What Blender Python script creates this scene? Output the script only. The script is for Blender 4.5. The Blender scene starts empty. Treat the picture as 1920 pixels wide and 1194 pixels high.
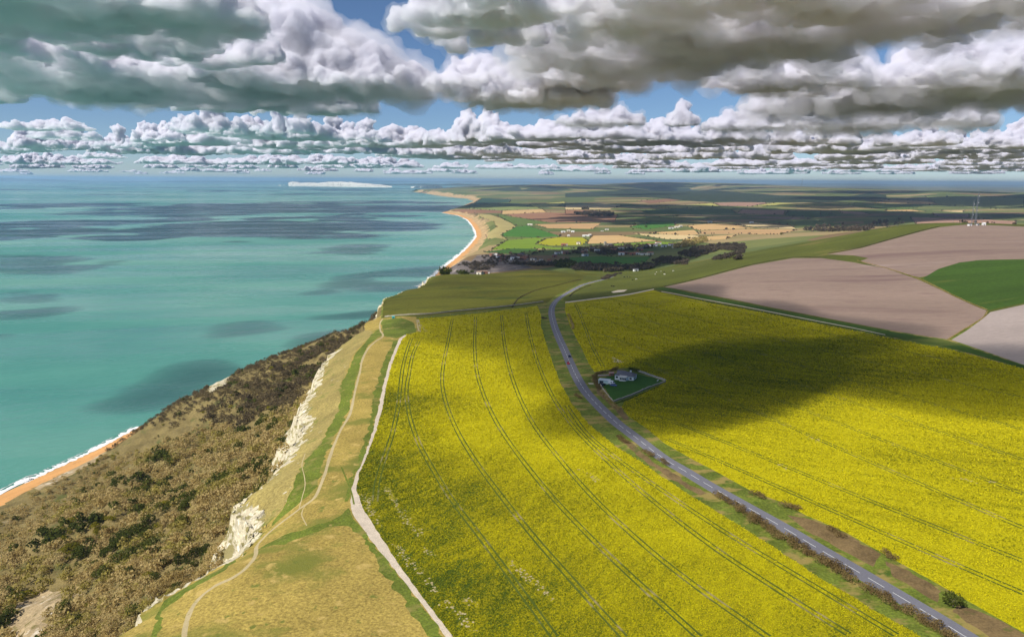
import bpy, bmesh, math, random, time
import numpy as np
from mathutils import Vector, Matrix
from mathutils.geometry import delaunay_2d_cdt
T0 = time.time()
sc = bpy.context.scene
col = sc.collection
rnd = random.Random(7)
R_ = np.random.default_rng(11)

# ------------------------------------------------------------------ camera
F = 1400.0                      # focal length in pixels of a 1920 px wide picture
PITCH = math.atan(259 / 1400); ROLL = math.radians(0.3); CZ = 270.0
cam = bpy.data.objects.new('camera', bpy.data.cameras.new('camera')); col.objects.link(cam); sc.camera = cam
cam.data.sensor_width = 36; cam.data.lens = F / 1920 * 36; cam.data.clip_end = 1e6; cam.data.clip_start = 1
R0 = Vector((1, 0, 0)); U0 = Vector((0, math.sin(PITCH), math.cos(PITCH))); FW = Vector((0, math.cos(PITCH), -math.sin(PITCH)))
CR = R0 * math.cos(ROLL) + U0 * math.sin(ROLL); CU = -R0 * math.sin(ROLL) + U0 * math.cos(ROLL)
cam.matrix_world = Matrix(((CR.x, CU.x, -FW.x, 0), (CR.y, CU.y, -FW.y, 0), (CR.z, CU.z, -FW.z, CZ), (0, 0, 0, 1)))

# ------------------------------------------------------------------ sky, sun, exposure
SUN_EL = math.radians(47); SUN_AZ = math.radians(-126)          # azimuth measured from +Y towards +X
SUN = Vector((math.sin(SUN_AZ) * math.cos(SUN_EL), math.cos(SUN_AZ) * math.cos(SUN_EL), math.sin(SUN_EL)))
w = bpy.data.worlds.new('World'); sc.world = w; w.use_nodes = True
sky = w.node_tree.nodes.new('ShaderNodeTexSky'); sky.sky_type = 'NISHITA'; sky.sun_disc = False
sky.sun_elevation = SUN_EL; sky.sun_rotation = SUN_AZ; sky.altitude = 3000; sky.air_density = 1.0; sky.dust_density = 0; sky.ozone_density = 6
bg = w.node_tree.nodes['Background']; w.node_tree.links.new(sky.outputs[0], bg.inputs[0]); bg.inputs[1].default_value = .075
sl = bpy.data.lights.new('sun', 'SUN'); sl.energy = 5.0; sl.angle = math.radians(.5); sl.color = (1, .955, .88)
so = bpy.data.objects.new('sun', sl); col.objects.link(so); so.rotation_euler = SUN.to_track_quat('Z', 'Y').to_euler()
vs = sc.view_settings; vs.view_transform = 'Standard'; vs.look = 'None'; vs.exposure = .22; vs.gamma = 1; vs.use_curve_mapping = False
cy = sc.cycles
cy.volume_bounces = 8; cy.max_bounces = 10; cy.diffuse_bounces = 3; cy.transparent_max_bounces = 48; cy.use_denoising = True
try: cy.denoiser = 'OPENIMAGEDENOISE'
except Exception: pass

# ------------------------------------------------------------------ small helpers
def tag(o, label=None, cat=None, group=None, kind=None):
    if label: o['label'] = label
    if cat: o['category'] = cat
    if group: o['group'] = group
    if kind: o['kind'] = kind
    return o
def link(o, parent=None):
    col.objects.link(o)
    if parent is not None: o.parent = parent
    return o
def mesh_obj(name, V, Fc, mat, parent=None, smooth=False):
    me = bpy.data.meshes.new(name)
    V = np.asarray(V, dtype=np.float64)
    if isinstance(Fc, np.ndarray):
        n, k = Fc.shape
        me.vertices.add(len(V)); me.vertices.foreach_set('co', V.ravel().astype(np.float32))
        me.loops.add(n * k); me.loops.foreach_set('vertex_index', Fc.ravel().astype(np.int32))
        me.polygons.add(n); me.polygons.foreach_set('loop_start', np.arange(0, n * k, k, dtype=np.int32))
        me.update(calc_edges=True)
    else:
        me.from_pydata(V.tolist(), [], Fc)
    if mat is not None: me.materials.append(mat)
    if smooth: me.polygons.foreach_set('use_smooth', np.ones(len(me.polygons), dtype=bool))
    return link(bpy.data.objects.new(name, me), parent)
def empty(name, loc=(0, 0, 0), rz=0):
    o = bpy.data.objects.new(name, None); o.empty_display_size = .5; col.objects.link(o)
    o.location = loc; o.rotation_euler = (0, 0, rz); return o
def sstep(a, b, x):
    t = np.clip((x - a) / (b - a), 0, 1); return t * t * (3 - 2 * t)
def _hash(ix, iy, seed):
    n = (ix.astype(np.int64) * 374761393 + iy.astype(np.int64) * 668265263 + seed * 1442695041) & 0x7fffffff
    n = ((n ^ (n >> 13)) * 1274126177) & 0x7fffffff
    return ((n ^ (n >> 16)) & 0xffff) / 65535.0
def vnoise(x, y, seed=0):
    ix = np.floor(x); iy = np.floor(y); fx = x - ix; fy = y - iy
    fx = fx * fx * (3 - 2 * fx); fy = fy * fy * (3 - 2 * fy)
    a = _hash(ix, iy, seed); b = _hash(ix + 1, iy, seed); c = _hash(ix, iy + 1, seed); d = _hash(ix + 1, iy + 1, seed)
    return (a * (1 - fx) + b * fx) * (1 - fy) + (c * (1 - fx) + d * fx) * fy
def fbm(x, y, seed=0, o=4):
    s = 0; a = .5
    for i in range(o): s = s + a * (vnoise(x, y, seed + i) - .5) * 2; x = x * 2.03; y = y * 2.03; a *= .5
    return s
def inpoly(px, py, poly):
    poly = np.asarray(poly); x0, y0 = poly[:, 0], poly[:, 1]; x1, y1 = np.roll(x0, -1), np.roll(y0, -1)
    r = np.zeros(px.shape, dtype=bool)
    bb = (px >= x0.min()) & (px <= x0.max()) & (py >= y0.min()) & (py <= y0.max())
    X = px[bb]; Y = py[bb]; q = np.zeros(X.shape, dtype=bool)
    for i in range(len(poly)):
        if y0[i] == y1[i]: continue
        c = ((y0[i] > Y) != (y1[i] > Y)) & (X < (x1[i] - x0[i]) * (Y - y0[i]) / (y1[i] - y0[i]) + x0[i]); q ^= c
    r[bb] = q; return r
def pdist(px, py, line):
    """distance to a polyline and the index + fraction of the nearest segment"""
    line = np.asarray(line); best = np.full(px.shape, 1e18); bi = np.zeros(px.shape)
    for i in range(len(line) - 1):
        ax, ay = line[i]; dx, dy = line[i + 1] - line[i]; L2 = dx * dx + dy * dy + 1e-12
        t = np.clip(((px - ax) * dx + (py - ay) * dy) / L2, 0, 1)
        d = (px - ax - t * dx) ** 2 + (py - ay - t * dy) ** 2
        m = d < best; best = np.where(m, d, best); bi = np.where(m, i + t, bi)
    return np.sqrt(best), bi
def spline(P, n=8, closed=False):
    P = np.asarray(P, float); out = []
    N = len(P)
    for i in range(N if closed else N - 1):
        if closed: a, b, c, d = P[i - 1], P[i], P[(i + 1) % N], P[(i + 2) % N]
        else:
            b, c = P[i], P[i + 1]; a = P[i - 1] if i else 2 * b - c; d = P[i + 2] if i + 2 < N else 2 * c - b
        for k in range(n):
            t = k / n
            out.append(.5 * ((2 * b) + (-a + c) * t + (2 * a - 5 * b + 4 * c - d) * t * t + (-a + 3 * b - 3 * c + d) * t ** 3))
    if not closed: out.append(P[-1])
    return np.array(out)

# ------------------------------------------------------------------ lie of the land
def rays(P):
    P = np.asarray(P, float); a = (P[:, 0] - 960) / F; b = (597 - P[:, 1]) / F
    D = np.array(FW)[None] + a[:, None] * np.array(CR)[None] + b[:, None] * np.array(CU)[None]
    return D / np.hypot(D[:, 0], D[:, 1])[:, None]               # unit horizontal length
def at_height(P, h):
    D = rays(P); s = (np.asarray(h, float) - CZ) / D[:, 2]; return np.stack([D[:, 0] * s, D[:, 1] * s], 1)
# heights seen in the picture: (pixel x, pixel y, metres above the sea)
HP = [(400,1194,148),(850,1194,149),(1300,1194,151),(1840,1194,153),(600,1050,148),(700,900,147),(1000,900,149),(1400,900,152),(1800,900,157),
 (1920,1000,157),(720,700,142),(950,700,143),(1100,700,146),(1400,700,153),(1800,750,160),(640,760,143),(600,900,147),(560,1000,148),(690,640,139),
 (760,600,136),(900,590,136.5),(1010,575,137),(1060,575,139),(1250,542,147),(1500,600,156),(1780,645,163),(1910,690,165),
 (850,550,133),(1000,530,131),(830,514,127),(1000,505.5,128),(1100,516,126),(1060,545,134),(730,575,134),(760,545,130),
 (1150,545,139),(1150,521,126),(1250,512,134),(1330,492,140),(1420,470,152),(1520,452,163),(1620,436,174),(1700,425,184),
 (1330,545,151),(1490,484,165),(1400,530,157),(1600,540,166),(1650,490,174),(1720,521,174),(1840,585,169),(1850,450,193),(1765,421,192),(1825,419,197),(1920,421,200),
 (1850,530,179),(1920,490,190),(1920,575,177),(1920,625,171),
 (1100,488,66),(1050,495,66),(1150,478,60),(1000,495,60),(950,482,52),(900,478,48),(890,462,42),(1000,460,48),(1200,465,62),(1120,450,50),
 (1000,430,42),(1200,430,50),(1400,425,58),(1500,428,66),(900,420,40),(880,407,34),
 (1000,400,42),(1300,395,48),(1600,400,60),(1760,405,80),(1900,405,95),(1000,380,40),(1300,375,60),(1600,378,80),(1900,380,95),(900,380,34),
 (900,366,50),(1000,364,60),(1150,366,70),(1300,368,85),(1500,370,90),(1700,368,100),(1900,368,120),
 (850,352.5,90),(900,350,110),(960,349.6,120),(1030,347.5,150),(1080,346.6,165),(1150,348.2,155),(1240,346.2,175),(1330,347,175),(1400,348,172),(1500,351,160),(1600,355,150),(1700,358,145),(1800,361,145),(1920,364,150)]
# heights of ground hidden in the picture: (x, y, metres)
HW = [(-60,1340,92),(100,1400,90),(240,1420,88),(-40,1560,60),(120,1650,62),(300,1650,70),(480,1750,98),(700,1900,120),(900,2000,140),(1300,1700,185),(1300,1200,205),(900,700,190),(600,300,168),
 (0,0,150),(0,-300,150),(500,-300,160),(-300,-300,140),(-200,100,146),(1500,0,190),(900,1550,170),(700,1550,150),(1250,2300,120)]
for r_, a_, h_ in ((20000,.2,40),(20000,.45,60),(19000,.62,60),(20000,0,30),(30000,.2,15),(30000,.5,20),(45000,.2,10),(45000,.6,10),(45000,-.1,10),(3000,.9,150),(8000,.8,110),(16000,.9,90),(40000,1,10)):
    HW.append((r_ * math.sin(a_), r_ * math.cos(a_), h_))
_p = at_height([(a, b) for a, b, c in HP], [c for a, b, c in HP])
HC = np.array([(x, y, h) for (x, y), (_, _, h) in zip(_p, HP)] + HW, float)
def warp(x, y):
    r = np.sqrt(x * x + (y + 500) ** 2 + 1e4); return np.arctan2(x, y + 500) * 2.2, np.log(r)
def _tps(d2): return np.where(d2 > 1e-12, d2 * np.log(d2 + 1e-12), 0)
_cx, _cy = warp(HC[:, 0], HC[:, 1]); NC = len(HC)
_A = np.zeros((NC + 3, NC + 3)); _A[:NC, :NC] = _tps((_cx[:, None] - _cx) ** 2 + (_cy[:, None] - _cy) ** 2) + np.eye(NC) * 2e-4
_A[:NC, NC] = 1; _A[:NC, NC + 1] = _cx; _A[:NC, NC + 2] = _cy; _A[NC:, :NC] = _A[:NC, NC:].T
_W = np.linalg.solve(_A, np.concatenate([HC[:, 2], [0, 0, 0]]))
def h0(x, y):
    x = np.asarray(x, float); y = np.asarray(y, float); sh = x.shape; x = x.ravel(); y = y.ravel(); out = np.empty(len(x))
    for k in range(0, len(x), 40000):
        a, b = warp(x[k:k + 40000], y[k:k + 40000])
        out[k:k + 40000] = _tps((a[:, None] - _cx) ** 2 + (b[:, None] - _cy) ** 2) @ _W[:NC] + _W[NC] + _W[NC + 1] * a + _W[NC + 2] * b
    return out.reshape(sh)
LIP = 11.0
def lip_at(y): return LIP * sstep(150, 240, y) * (1 - sstep(640, 820, y)) + 3
# shoreline: sea level seen in the picture, and where it is hidden
S = [(-560,-500),(-500,-100),(-470,250)] + at_height([(0,927),(60,899),(120,871),(176,845)], [0] * 4).tolist() \
  + [(-412,790),(-398,870),(-372,980),(-332,1090),(-270,1180),(-236,1290),(-228,1500),(-236,1700),(-240,1900)] \
  + at_height([(806,526),(825,507),(850,488),(872,469),(884,456),(893,444),(891,433),(885,422),(876,412),(858,404),(828,399),(850,392),(874,384),(888,377.5),(880,373),(855,371),(822,367),(800,363.5),(768,359),(800,356),(826,353.8),(850,351),(900,346.5)], [0] * 23).tolist()
S = np.array(S)
LAND = np.array(S.tolist() + [(30000, 52000), (52000, 40000), (60000, 5000), (30000, -3000), (3000, -1500), (-560, -1500)])
_cp = np.array([(225,1194),(262,1150),(330,1110),(400,1070),(430,1052),(454,1027),(472,1007),(473,990),(456,972),(441,955),(450,943),(492,911),(522,878),(548,838),(572,803),(558,786),(562,764),(585,735),(590,714),(602,690),(630,657),(662,632),(682,621),(685,606),(706,597),(714,586),(718,563),(733,556),(765,543),(800,527),(828,515)])
_c = at_height(_cp, 140.)
for _ in range(25): _c = at_height(_cp, h0(_c[:, 0], _c[:, 1]) - lip_at(_c[:, 1]))
C = np.array([(-230,-500),(-175,-120),(-132,90)] + _c.tolist() + [(-128,1290),(-150,1400),(-190,1520)])
C = spline(C, 3)
_si = int(np.argmin(np.hypot(S[:, 0] + 228, S[:, 1] - 1500)))
UNDER = np.array(C.tolist() + S[:_si + 1][::-1].tolist())
def height(x, y, detail=True):
    x = np.asarray(x, float); y = np.asarray(y, float)
    h = h0(x, y)
    land = inpoly(x, y, LAND); dS, _ = pdist(x, y, S); sd = np.where(land, dS, -dS)
    far = np.hypot(x, y)
    # coastal cliffs and beach
    wd = 45 + 70 * vnoise(x / 130, y / 130, 5) + far * .004
    wig = 14 * fbm(x / 60, y / 60, 9)
    k = sstep(18, 18 + wd, sd + wig * (sd > 18))
    hb = np.clip(sd * .16, -4, 4)
    out = hb + (np.maximum(h, 5) - hb) * k
    near = (y < 1600) & (y > -600)
    if near.any():
        X = x[near]; Y = y[near]; dC, ci = pdist(X, Y, C); u = inpoly(X, Y, UNDER); H = h[near]
        lp = lip_at(Y)
        top = H - lp * np.clip(1 - dC / 42, 0, 1) ** 2
        ctop = h0(np.interp(ci, np.arange(len(C)), C[:, 0]), np.interp(ci, np.arange(len(C)), C[:, 1])) - lp
        t = dC / (dC + dS[near] + 1e-6)
        dwig = dC + 5 * fbm(X / 14, Y / 14, 3)
        drop = 16 * sstep(0, 5, dwig) + 24 * sstep(5, 26, dwig)
        zf = ctop - drop
        s = np.clip((t - .04) / .72, 0, 1)
        prof = zf + (8 + 28 * sstep(655, 765, Y) - zf) * (s ** .85) + 17 * fbm((X + Y * .5) / 60, (Y - X * .5) / 130, 21) * np.sin(np.pi * s) + 7 * fbm((X + Y * .5) / 22, (Y - X * .5) / 45, 22) * np.sin(np.pi * s)
        brow = sstep(.76, .95, t + .02 * fbm(X / 40, Y / 40, 31))
        z = prof * (1 - brow) + np.clip(dS[near] * .14, 0, 4) * brow
        z = np.where(sd[near] < 0, np.clip(sd[near] * .16, -4, 0), z)
        out[near] = np.where(u, z, np.where(land[near] & (Y < 1350), top, out[near]))
    return out
def ground(P):
    """where the line of sight through picture points meets the land"""
    D = rays(P); st = np.geomspace(90, 60000, 420); N = len(D)
    X = D[:, 0:1] * st; Y = D[:, 1:2] * st; Z = CZ + D[:, 2:3] * st
    Hh = height(X.ravel(), Y.ravel()).reshape(X.shape); below = Z < np.maximum(Hh, 0)
    j = np.where(below.any(1), below.argmax(1), len(st) - 1); lo = st[np.maximum(j - 1, 0)]; hi = st[j]
    for _ in range(22):
        m = (lo + hi) / 2; b = CZ + D[:, 2] * m < np.maximum(height(D[:, 0] * m, D[:, 1] * m), 0); hi = np.where(b, m, hi); lo = np.where(b, lo, m)
    return np.stack([D[:, 0] * hi, D[:, 1] * hi], 1)

# ------------------------------------------------------------------ materials
def nodes(name):
    m = bpy.data.materials.new(name); m.use_nodes = True; n = m.node_tree; b = n.nodes['Principled BSDF']
    b.inputs['Roughness'].default_value = .95; b.inputs['Specular IOR Level'].default_value = .15
    return m, n, b
def add(n, t, **kw):
    x = n.nodes.new(t)
    for k, v in kw.items(): setattr(x, k, v)
    return x
def posn(n, size=1.0, rot=0, stretch=1.0, w=0):
    g = add(n, 'ShaderNodeNewGeometry'); mp = add(n, 'ShaderNodeMapping'); mp.vector_type = 'TEXTURE'
    mp.inputs['Rotation'].default_value = (0, 0, rot); mp.inputs['Scale'].default_value = (size * stretch, size, size); mp.inputs['Location'].default_value = (w, w * .7, 0)
    n.links.new(g.outputs['Position'], mp.inputs['Vector']); return mp.outputs[0]
def noise(n, size, rot=0, stretch=1.0, detail=3, rough=.55, w=0, dist=0):
    t = add(n, 'ShaderNodeTexNoise'); t.inputs['Scale'].default_value = 1; t.inputs['Detail'].default_value = detail; t.inputs['Roughness'].default_value = rough; t.inputs['Distortion'].default_value = dist
    n.links.new(posn(n, size, rot, stretch, w), t.inputs['Vector']); return t.outputs['Fac']
def ramp(n, fac, stops):
    r = add(n, 'ShaderNodeValToRGB'); e = r.color_ramp.elements
    while len(e) < len(stops): e.new(.5)
    for q, (p, c) in zip(e, stops): q.position = p; q.color = (*c, 1)
    n.links.new(fac, r.inputs['Fac']); return r.outputs['Color']
def maprange(n, fac, a, b, c=0., d=1.):
    r = add(n, 'ShaderNodeMapRange'); r.interpolation_type = 'SMOOTHSTEP'
    for i, v in enumerate((a, b, c, d)): r.inputs[i + 1].default_value = v
    n.links.new(fac, r.inputs[0]); return r.outputs[0]
def mixc(n, fac, a, b, blend='MIX'):
    x = add(n, 'ShaderNodeMix', data_type='RGBA', blend_type=blend)
    for sock, v in ((x.inputs[0], fac), (x.inputs[6], a), (x.inputs[7], b)):
        if isinstance(v, (int, float)): sock.default_value = v
        elif isinstance(v, tuple): sock.default_value = (*v, 1)
        else: n.links.new(v, sock)
    return x.outputs[2]
def math_(n, op, a, b=0.):
    x = add(n, 'ShaderNodeMath', operation=op)
    for i, v in enumerate((a, b)):
        if isinstance(v, (int, float)): x.inputs[i].default_value = v
        else: n.links.new(v, x.inputs[i])
    return x.outputs[0]
def bump(n, b, fac, strength, dist):
    x = add(n, 'ShaderNodeBump'); x.inputs['Strength'].default_value = strength; x.inputs['Distance'].default_value = dist
    n.links.new(fac, x.inputs['Height']); n.links.new(x.outputs[0], b.inputs['Normal'])
MATS = {}
def soil(name, c, vary=.25, size=25, rot=0, stretch=1.0, fine=1.2, extra=(), bmp=.3, fvary=None):
    """a ground cover: one base colour broken up at field, patch and clod scale"""
    if name in MATS: return MATS[name]
    m, n, b = nodes(name); fv = vary if fvary is None else fvary
    lo = tuple(x * (1 - vary) for x in c); hi = tuple(min(1, x * (1 + vary)) for x in c)
    base = ramp(n, noise(n, size, rot, stretch, 4, .6), [(.3, lo), (.5, c), (.72, hi)])
    f = noise(n, fine, rot, max(1, stretch * .5), 3, .65, 13)
    base = mixc(n, .85, base, ramp(n, f, [(.3, (1 - fv,) * 3), (.5, (.97,) * 3), (.7, (min(1.6, 1 + fv),) * 3)]), 'MULTIPLY')
    for (ec, es, lo_, hi_, st) in extra:
        base = mixc(n, maprange(n, noise(n, es, rot, st, 4, .6, es * 3), lo_, hi_), base, ec)
    n.links.new(base, b.inputs['Base Color']); bump(n, b, f, bmp, fine * .5); MATS[name] = m; return m
def plain(name, c, rough=.8, metal=0, spec=.3):
    if name in MATS: return MATS[name]
    m, n, b = nodes(name); b.inputs['Base Color'].default_value = (*c, 1); b.inputs['Roughness'].default_value = rough
    b.inputs['Metallic'].default_value = metal; b.inputs['Specular IOR Level'].default_value = spec
    if rough > .4:
        f = noise(n, .6, detail=4); n.links.new(mixc(n, .5, c, ramp(n, f, [(.3, tuple(x * .75 for x in c)), (.7, tuple(min(1, x * 1.2) for x in c))])), b.inputs['Base Color'])
    MATS[name] = m; return m
DRY = (.34, .25, .060); GRN = (.125, .155, .02); OLV = (.105, .105, .016)
soil('dry_turf', DRY, .22, 30, fine=.9, extra=[((.17, .17, .03), 26, .52, .66, 1.5), ((.46, .33, .10), 7, .58, .70, 1), ((.15, .16, .03), 5, .62, .72, 1)], fvary=.5, bmp=.6)
soil('green_turf', GRN, .28, 18, fine=.9, extra=[((.24, .20, .055), 12, .54, .68, 1), ((.30, .235, .075), 4, .62, .72, 1)], fvary=.45, bmp=.6)
soil('lip_turf', (.30, .235, .075), .25, 16, rot=.9, stretch=2.5, fine=1, extra=[((.14, .16, .03), 11, .56, .70, 1), ((.50, .45, .33), 3.5, .69, .73, 1.6)], fvary=.45, bmp=.6)
soil('olive_turf', (.085, .085, .008), .3, 60, rot=.2, stretch=3, fine=2, extra=[((.17, .14, .022), 50, .54, .68, 4), ((.04, .055, .006), 35, .58, .7, 3)])
soil('pasture', (.085, .095, .014), .25, 80, rot=.5, stretch=2, fine=3, extra=[((.14, .125, .03), 60, .58, .7, 2.5)])
soil('plough_pink', (.25, .178, .138), .12, 70, rot=-.55, stretch=7, fine=2, extra=[((.17, .11, .095), 50, .54, .70, 6), ((.33, .25, .22), 55, .60, .74, 6), ((.19, .125, .105), 3.5, .55, .68, 9)], bmp=.2, fvary=.12)
soil('plough_pale', (.33, .27, .24), .10, 50, rot=-.5, stretch=4, fine=2, extra=[((.24, .18, .16), 40, .56, .7, 5)], bmp=.2, fvary=.12)
soil('deep_green', (.042, .082, .010), .25, 70, rot=-.4, stretch=3, fine=2, extra=[((.09, .11, .02), 60, .58, .7, 3)])
soil('lawn', (.035, .10, .012), .15, 8, fine=.6)
soil('verge', (.12, .15, .02), .3, 9, fine=.9, extra=[((.26, .20, .06), 8, .50, .62, 2), ((.06, .10, .012), 6, .58, .70, 1)], fvary=.45, bmp=.6)
soil('bracken', (.17, .115, .05), .3, 6, fine=.7, extra=[((.10, .10, .025), 7, .58, .7, 1)])
soil('scrub_floor', (.19, .145, .055), .35, 16, fine=1.5, extra=[((.10, .105, .03), 20, .56, .68, 1), ((.30, .24, .14), 26, .66, .74, 1)], bmp=.8)
soil('slip_clay', (.15, .125, .115), .4, 35, rot=.5, stretch=2.5, fine=5, extra=[((.32, .27, .24), 22, .6, .68, 2), ((.05, .045, .04), 18, .6, .7, 2)], bmp=.8)
soil('chalk_path', (.43, .345, .185), .12, 5, fine=.4, extra=[((.30, .25, .10), 3, .60, .72, 1)])
soil('flint_track', (.56, .47, .36), .12, 4, fine=.35, extra=[((.34, .26, .18), 1.4, .62, .70, 1)], fvary=.3)
soil('chalk_rock', (.56, .49, .34), .22, 7, fine=1.2, extra=[((.27, .23, .10), 4.5, .50, .58, 1.5), ((.74, .69, .57), 3, .58, .68, 1)], bmp=1.0, fvary=.3)
soil('far_chalk', (.80, .76, .68), .10, 90, fine=30, extra=[((.36, .33, .27), 60, .54, .62, 1)], bmp=.8)
soil('sand', (.60, .31, .11), .12, 12, rot=1.2, stretch=4, fine=1, extra=[((.42, .21, .08), 10, .6, .72, 3)], bmp=.1)
soil('tan_cliff', (.44, .30, .15), .3, 40, fine=9, extra=[((.58, .40, .20), 50, .56, .66, 1), ((.20, .19, .06), 40, .60, .68, 1)], bmp=.9)
soil('chalk_slip', (.36, .27, .15), .3, 9, rot=.6, stretch=2, fine=1.5, extra=[((.58, .50, .38), 7, .56, .64, 2), ((.17, .14, .05), 6, .56, .66, 2)], bmp=.8)
soil('asphalt', (.155, .152, .175), .08, 20, fine=.5, bmp=.1, fvary=.12)
m, n, b = nodes('plain_far'); v_ = add(n, 'ShaderNodeTexVoronoi'); v_.inputs['Scale'].default_value = 1; v_.inputs['Randomness'].default_value = .85; n.links.new(posn(n, 330, .25, 1.9), v_.inputs['Vector'])
sep = add(n, 'ShaderNodeSeparateColor'); n.links.new(v_.outputs['Color'], sep.inputs[0])
c = ramp(n, sep.outputs[0], [(0, (.085, .12, .03)), (.30, (.11, .15, .035)), (.42, (.16, .18, .05)), (.52, (.30, .22, .10)), (.62, (.40, .28, .14)), (.74, (.22, .125, .07)), (.86, (.06, .10, .03))]); n_r = [q for q in n.nodes if q.type == 'VALTORGB'][-1]; n_r.color_ramp.interpolation = 'CONSTANT'
n.links.new(mixc(n, .35, c, ramp(n, noise(n, 60, .2, 3, 4, .6), [(.3, (.06, .08, .025)), (.7, (.22, .20, .07))])), b.inputs['Base Color']); MATS['plain_far'] = m
soil('far_shore', (.045, .07, .07), .3, 900, fine=90, bmp=.1)
soil('woods', (.03, .045, .022), .4, 60, fine=14, bmp=1.0)
def fieldmat(key, c, rot=0, st=3): return soil(key, c, .10, 120, rot, st, 8, bmp=.1, fvary=.12)
for k_, c_ in dict(khaki=(.34,.28,.11), bright=(.055,.155,.02), mustard=(.33,.31,.018), lime=(.16,.24,.02), dkgreen=(.045,.10,.018), rust=(.24,.125,.07), tan=(.52,.34,.15), tan2=(.45,.28,.13), brown=(.27,.14,.08), midgreen=(.10,.15,.035), cream=(.58,.44,.22), plum=(.20,.13,.11), teal=(.03,.07,.045), yellow=(.40,.37,.10), rose=(.34,.20,.14), light=(.20,.23,.07)).items(): fieldmat('f_' + k_, c_)

def rape_mat(name, rot, stretch):
    m, n, b = nodes(name)
    at = add(n, 'ShaderNodeAttribute', attribute_name='flower')
    f1 = noise(n, .55, rot, 1.6, 2, .7); f2 = noise(n, 3.0, rot, stretch, 3, .6, 5); f3 = noise(n, 26, rot, 2.2, 3, .6, 9)
    s = math_(n, 'ADD', math_(n, 'MULTIPLY', f1, .55), math_(n, 'MULTIPLY', f2, .40))
    s = math_(n, 'ADD', s, math_(n, 'MULTIPLY', f3, .30))
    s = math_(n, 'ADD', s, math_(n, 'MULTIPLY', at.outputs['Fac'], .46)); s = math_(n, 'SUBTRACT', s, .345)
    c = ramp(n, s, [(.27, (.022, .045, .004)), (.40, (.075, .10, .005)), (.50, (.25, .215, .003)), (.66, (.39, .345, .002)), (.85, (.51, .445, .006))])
    n.links.new(c, b.inputs['Base Color']); bump(n, b, s, .9, .6); MATS[name] = m; return m
rape_mat('rape_left', 1.05, 3.0); rape_mat('rape_right', -.62, 6.0)

# ------------------------------------------------------------------ the ground: every field and strip in one seamless triangulation
PX = {}      # picture outlines of ground zones, resolved to places on the land in one go
ZONES = []
def zone(name, mat, P, kind='px'): ZONES.append((name, mat, P, kind))
def crop(P, ox, oy, s=3.98): return [(ox + a / s, oy + b / s) for a, b in P]
c3 = lambda P: crop(P, 680, 320); c4 = lambda P: crop(P, 1060, 320); c5 = lambda P: crop(P, 1440, 320)
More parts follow.
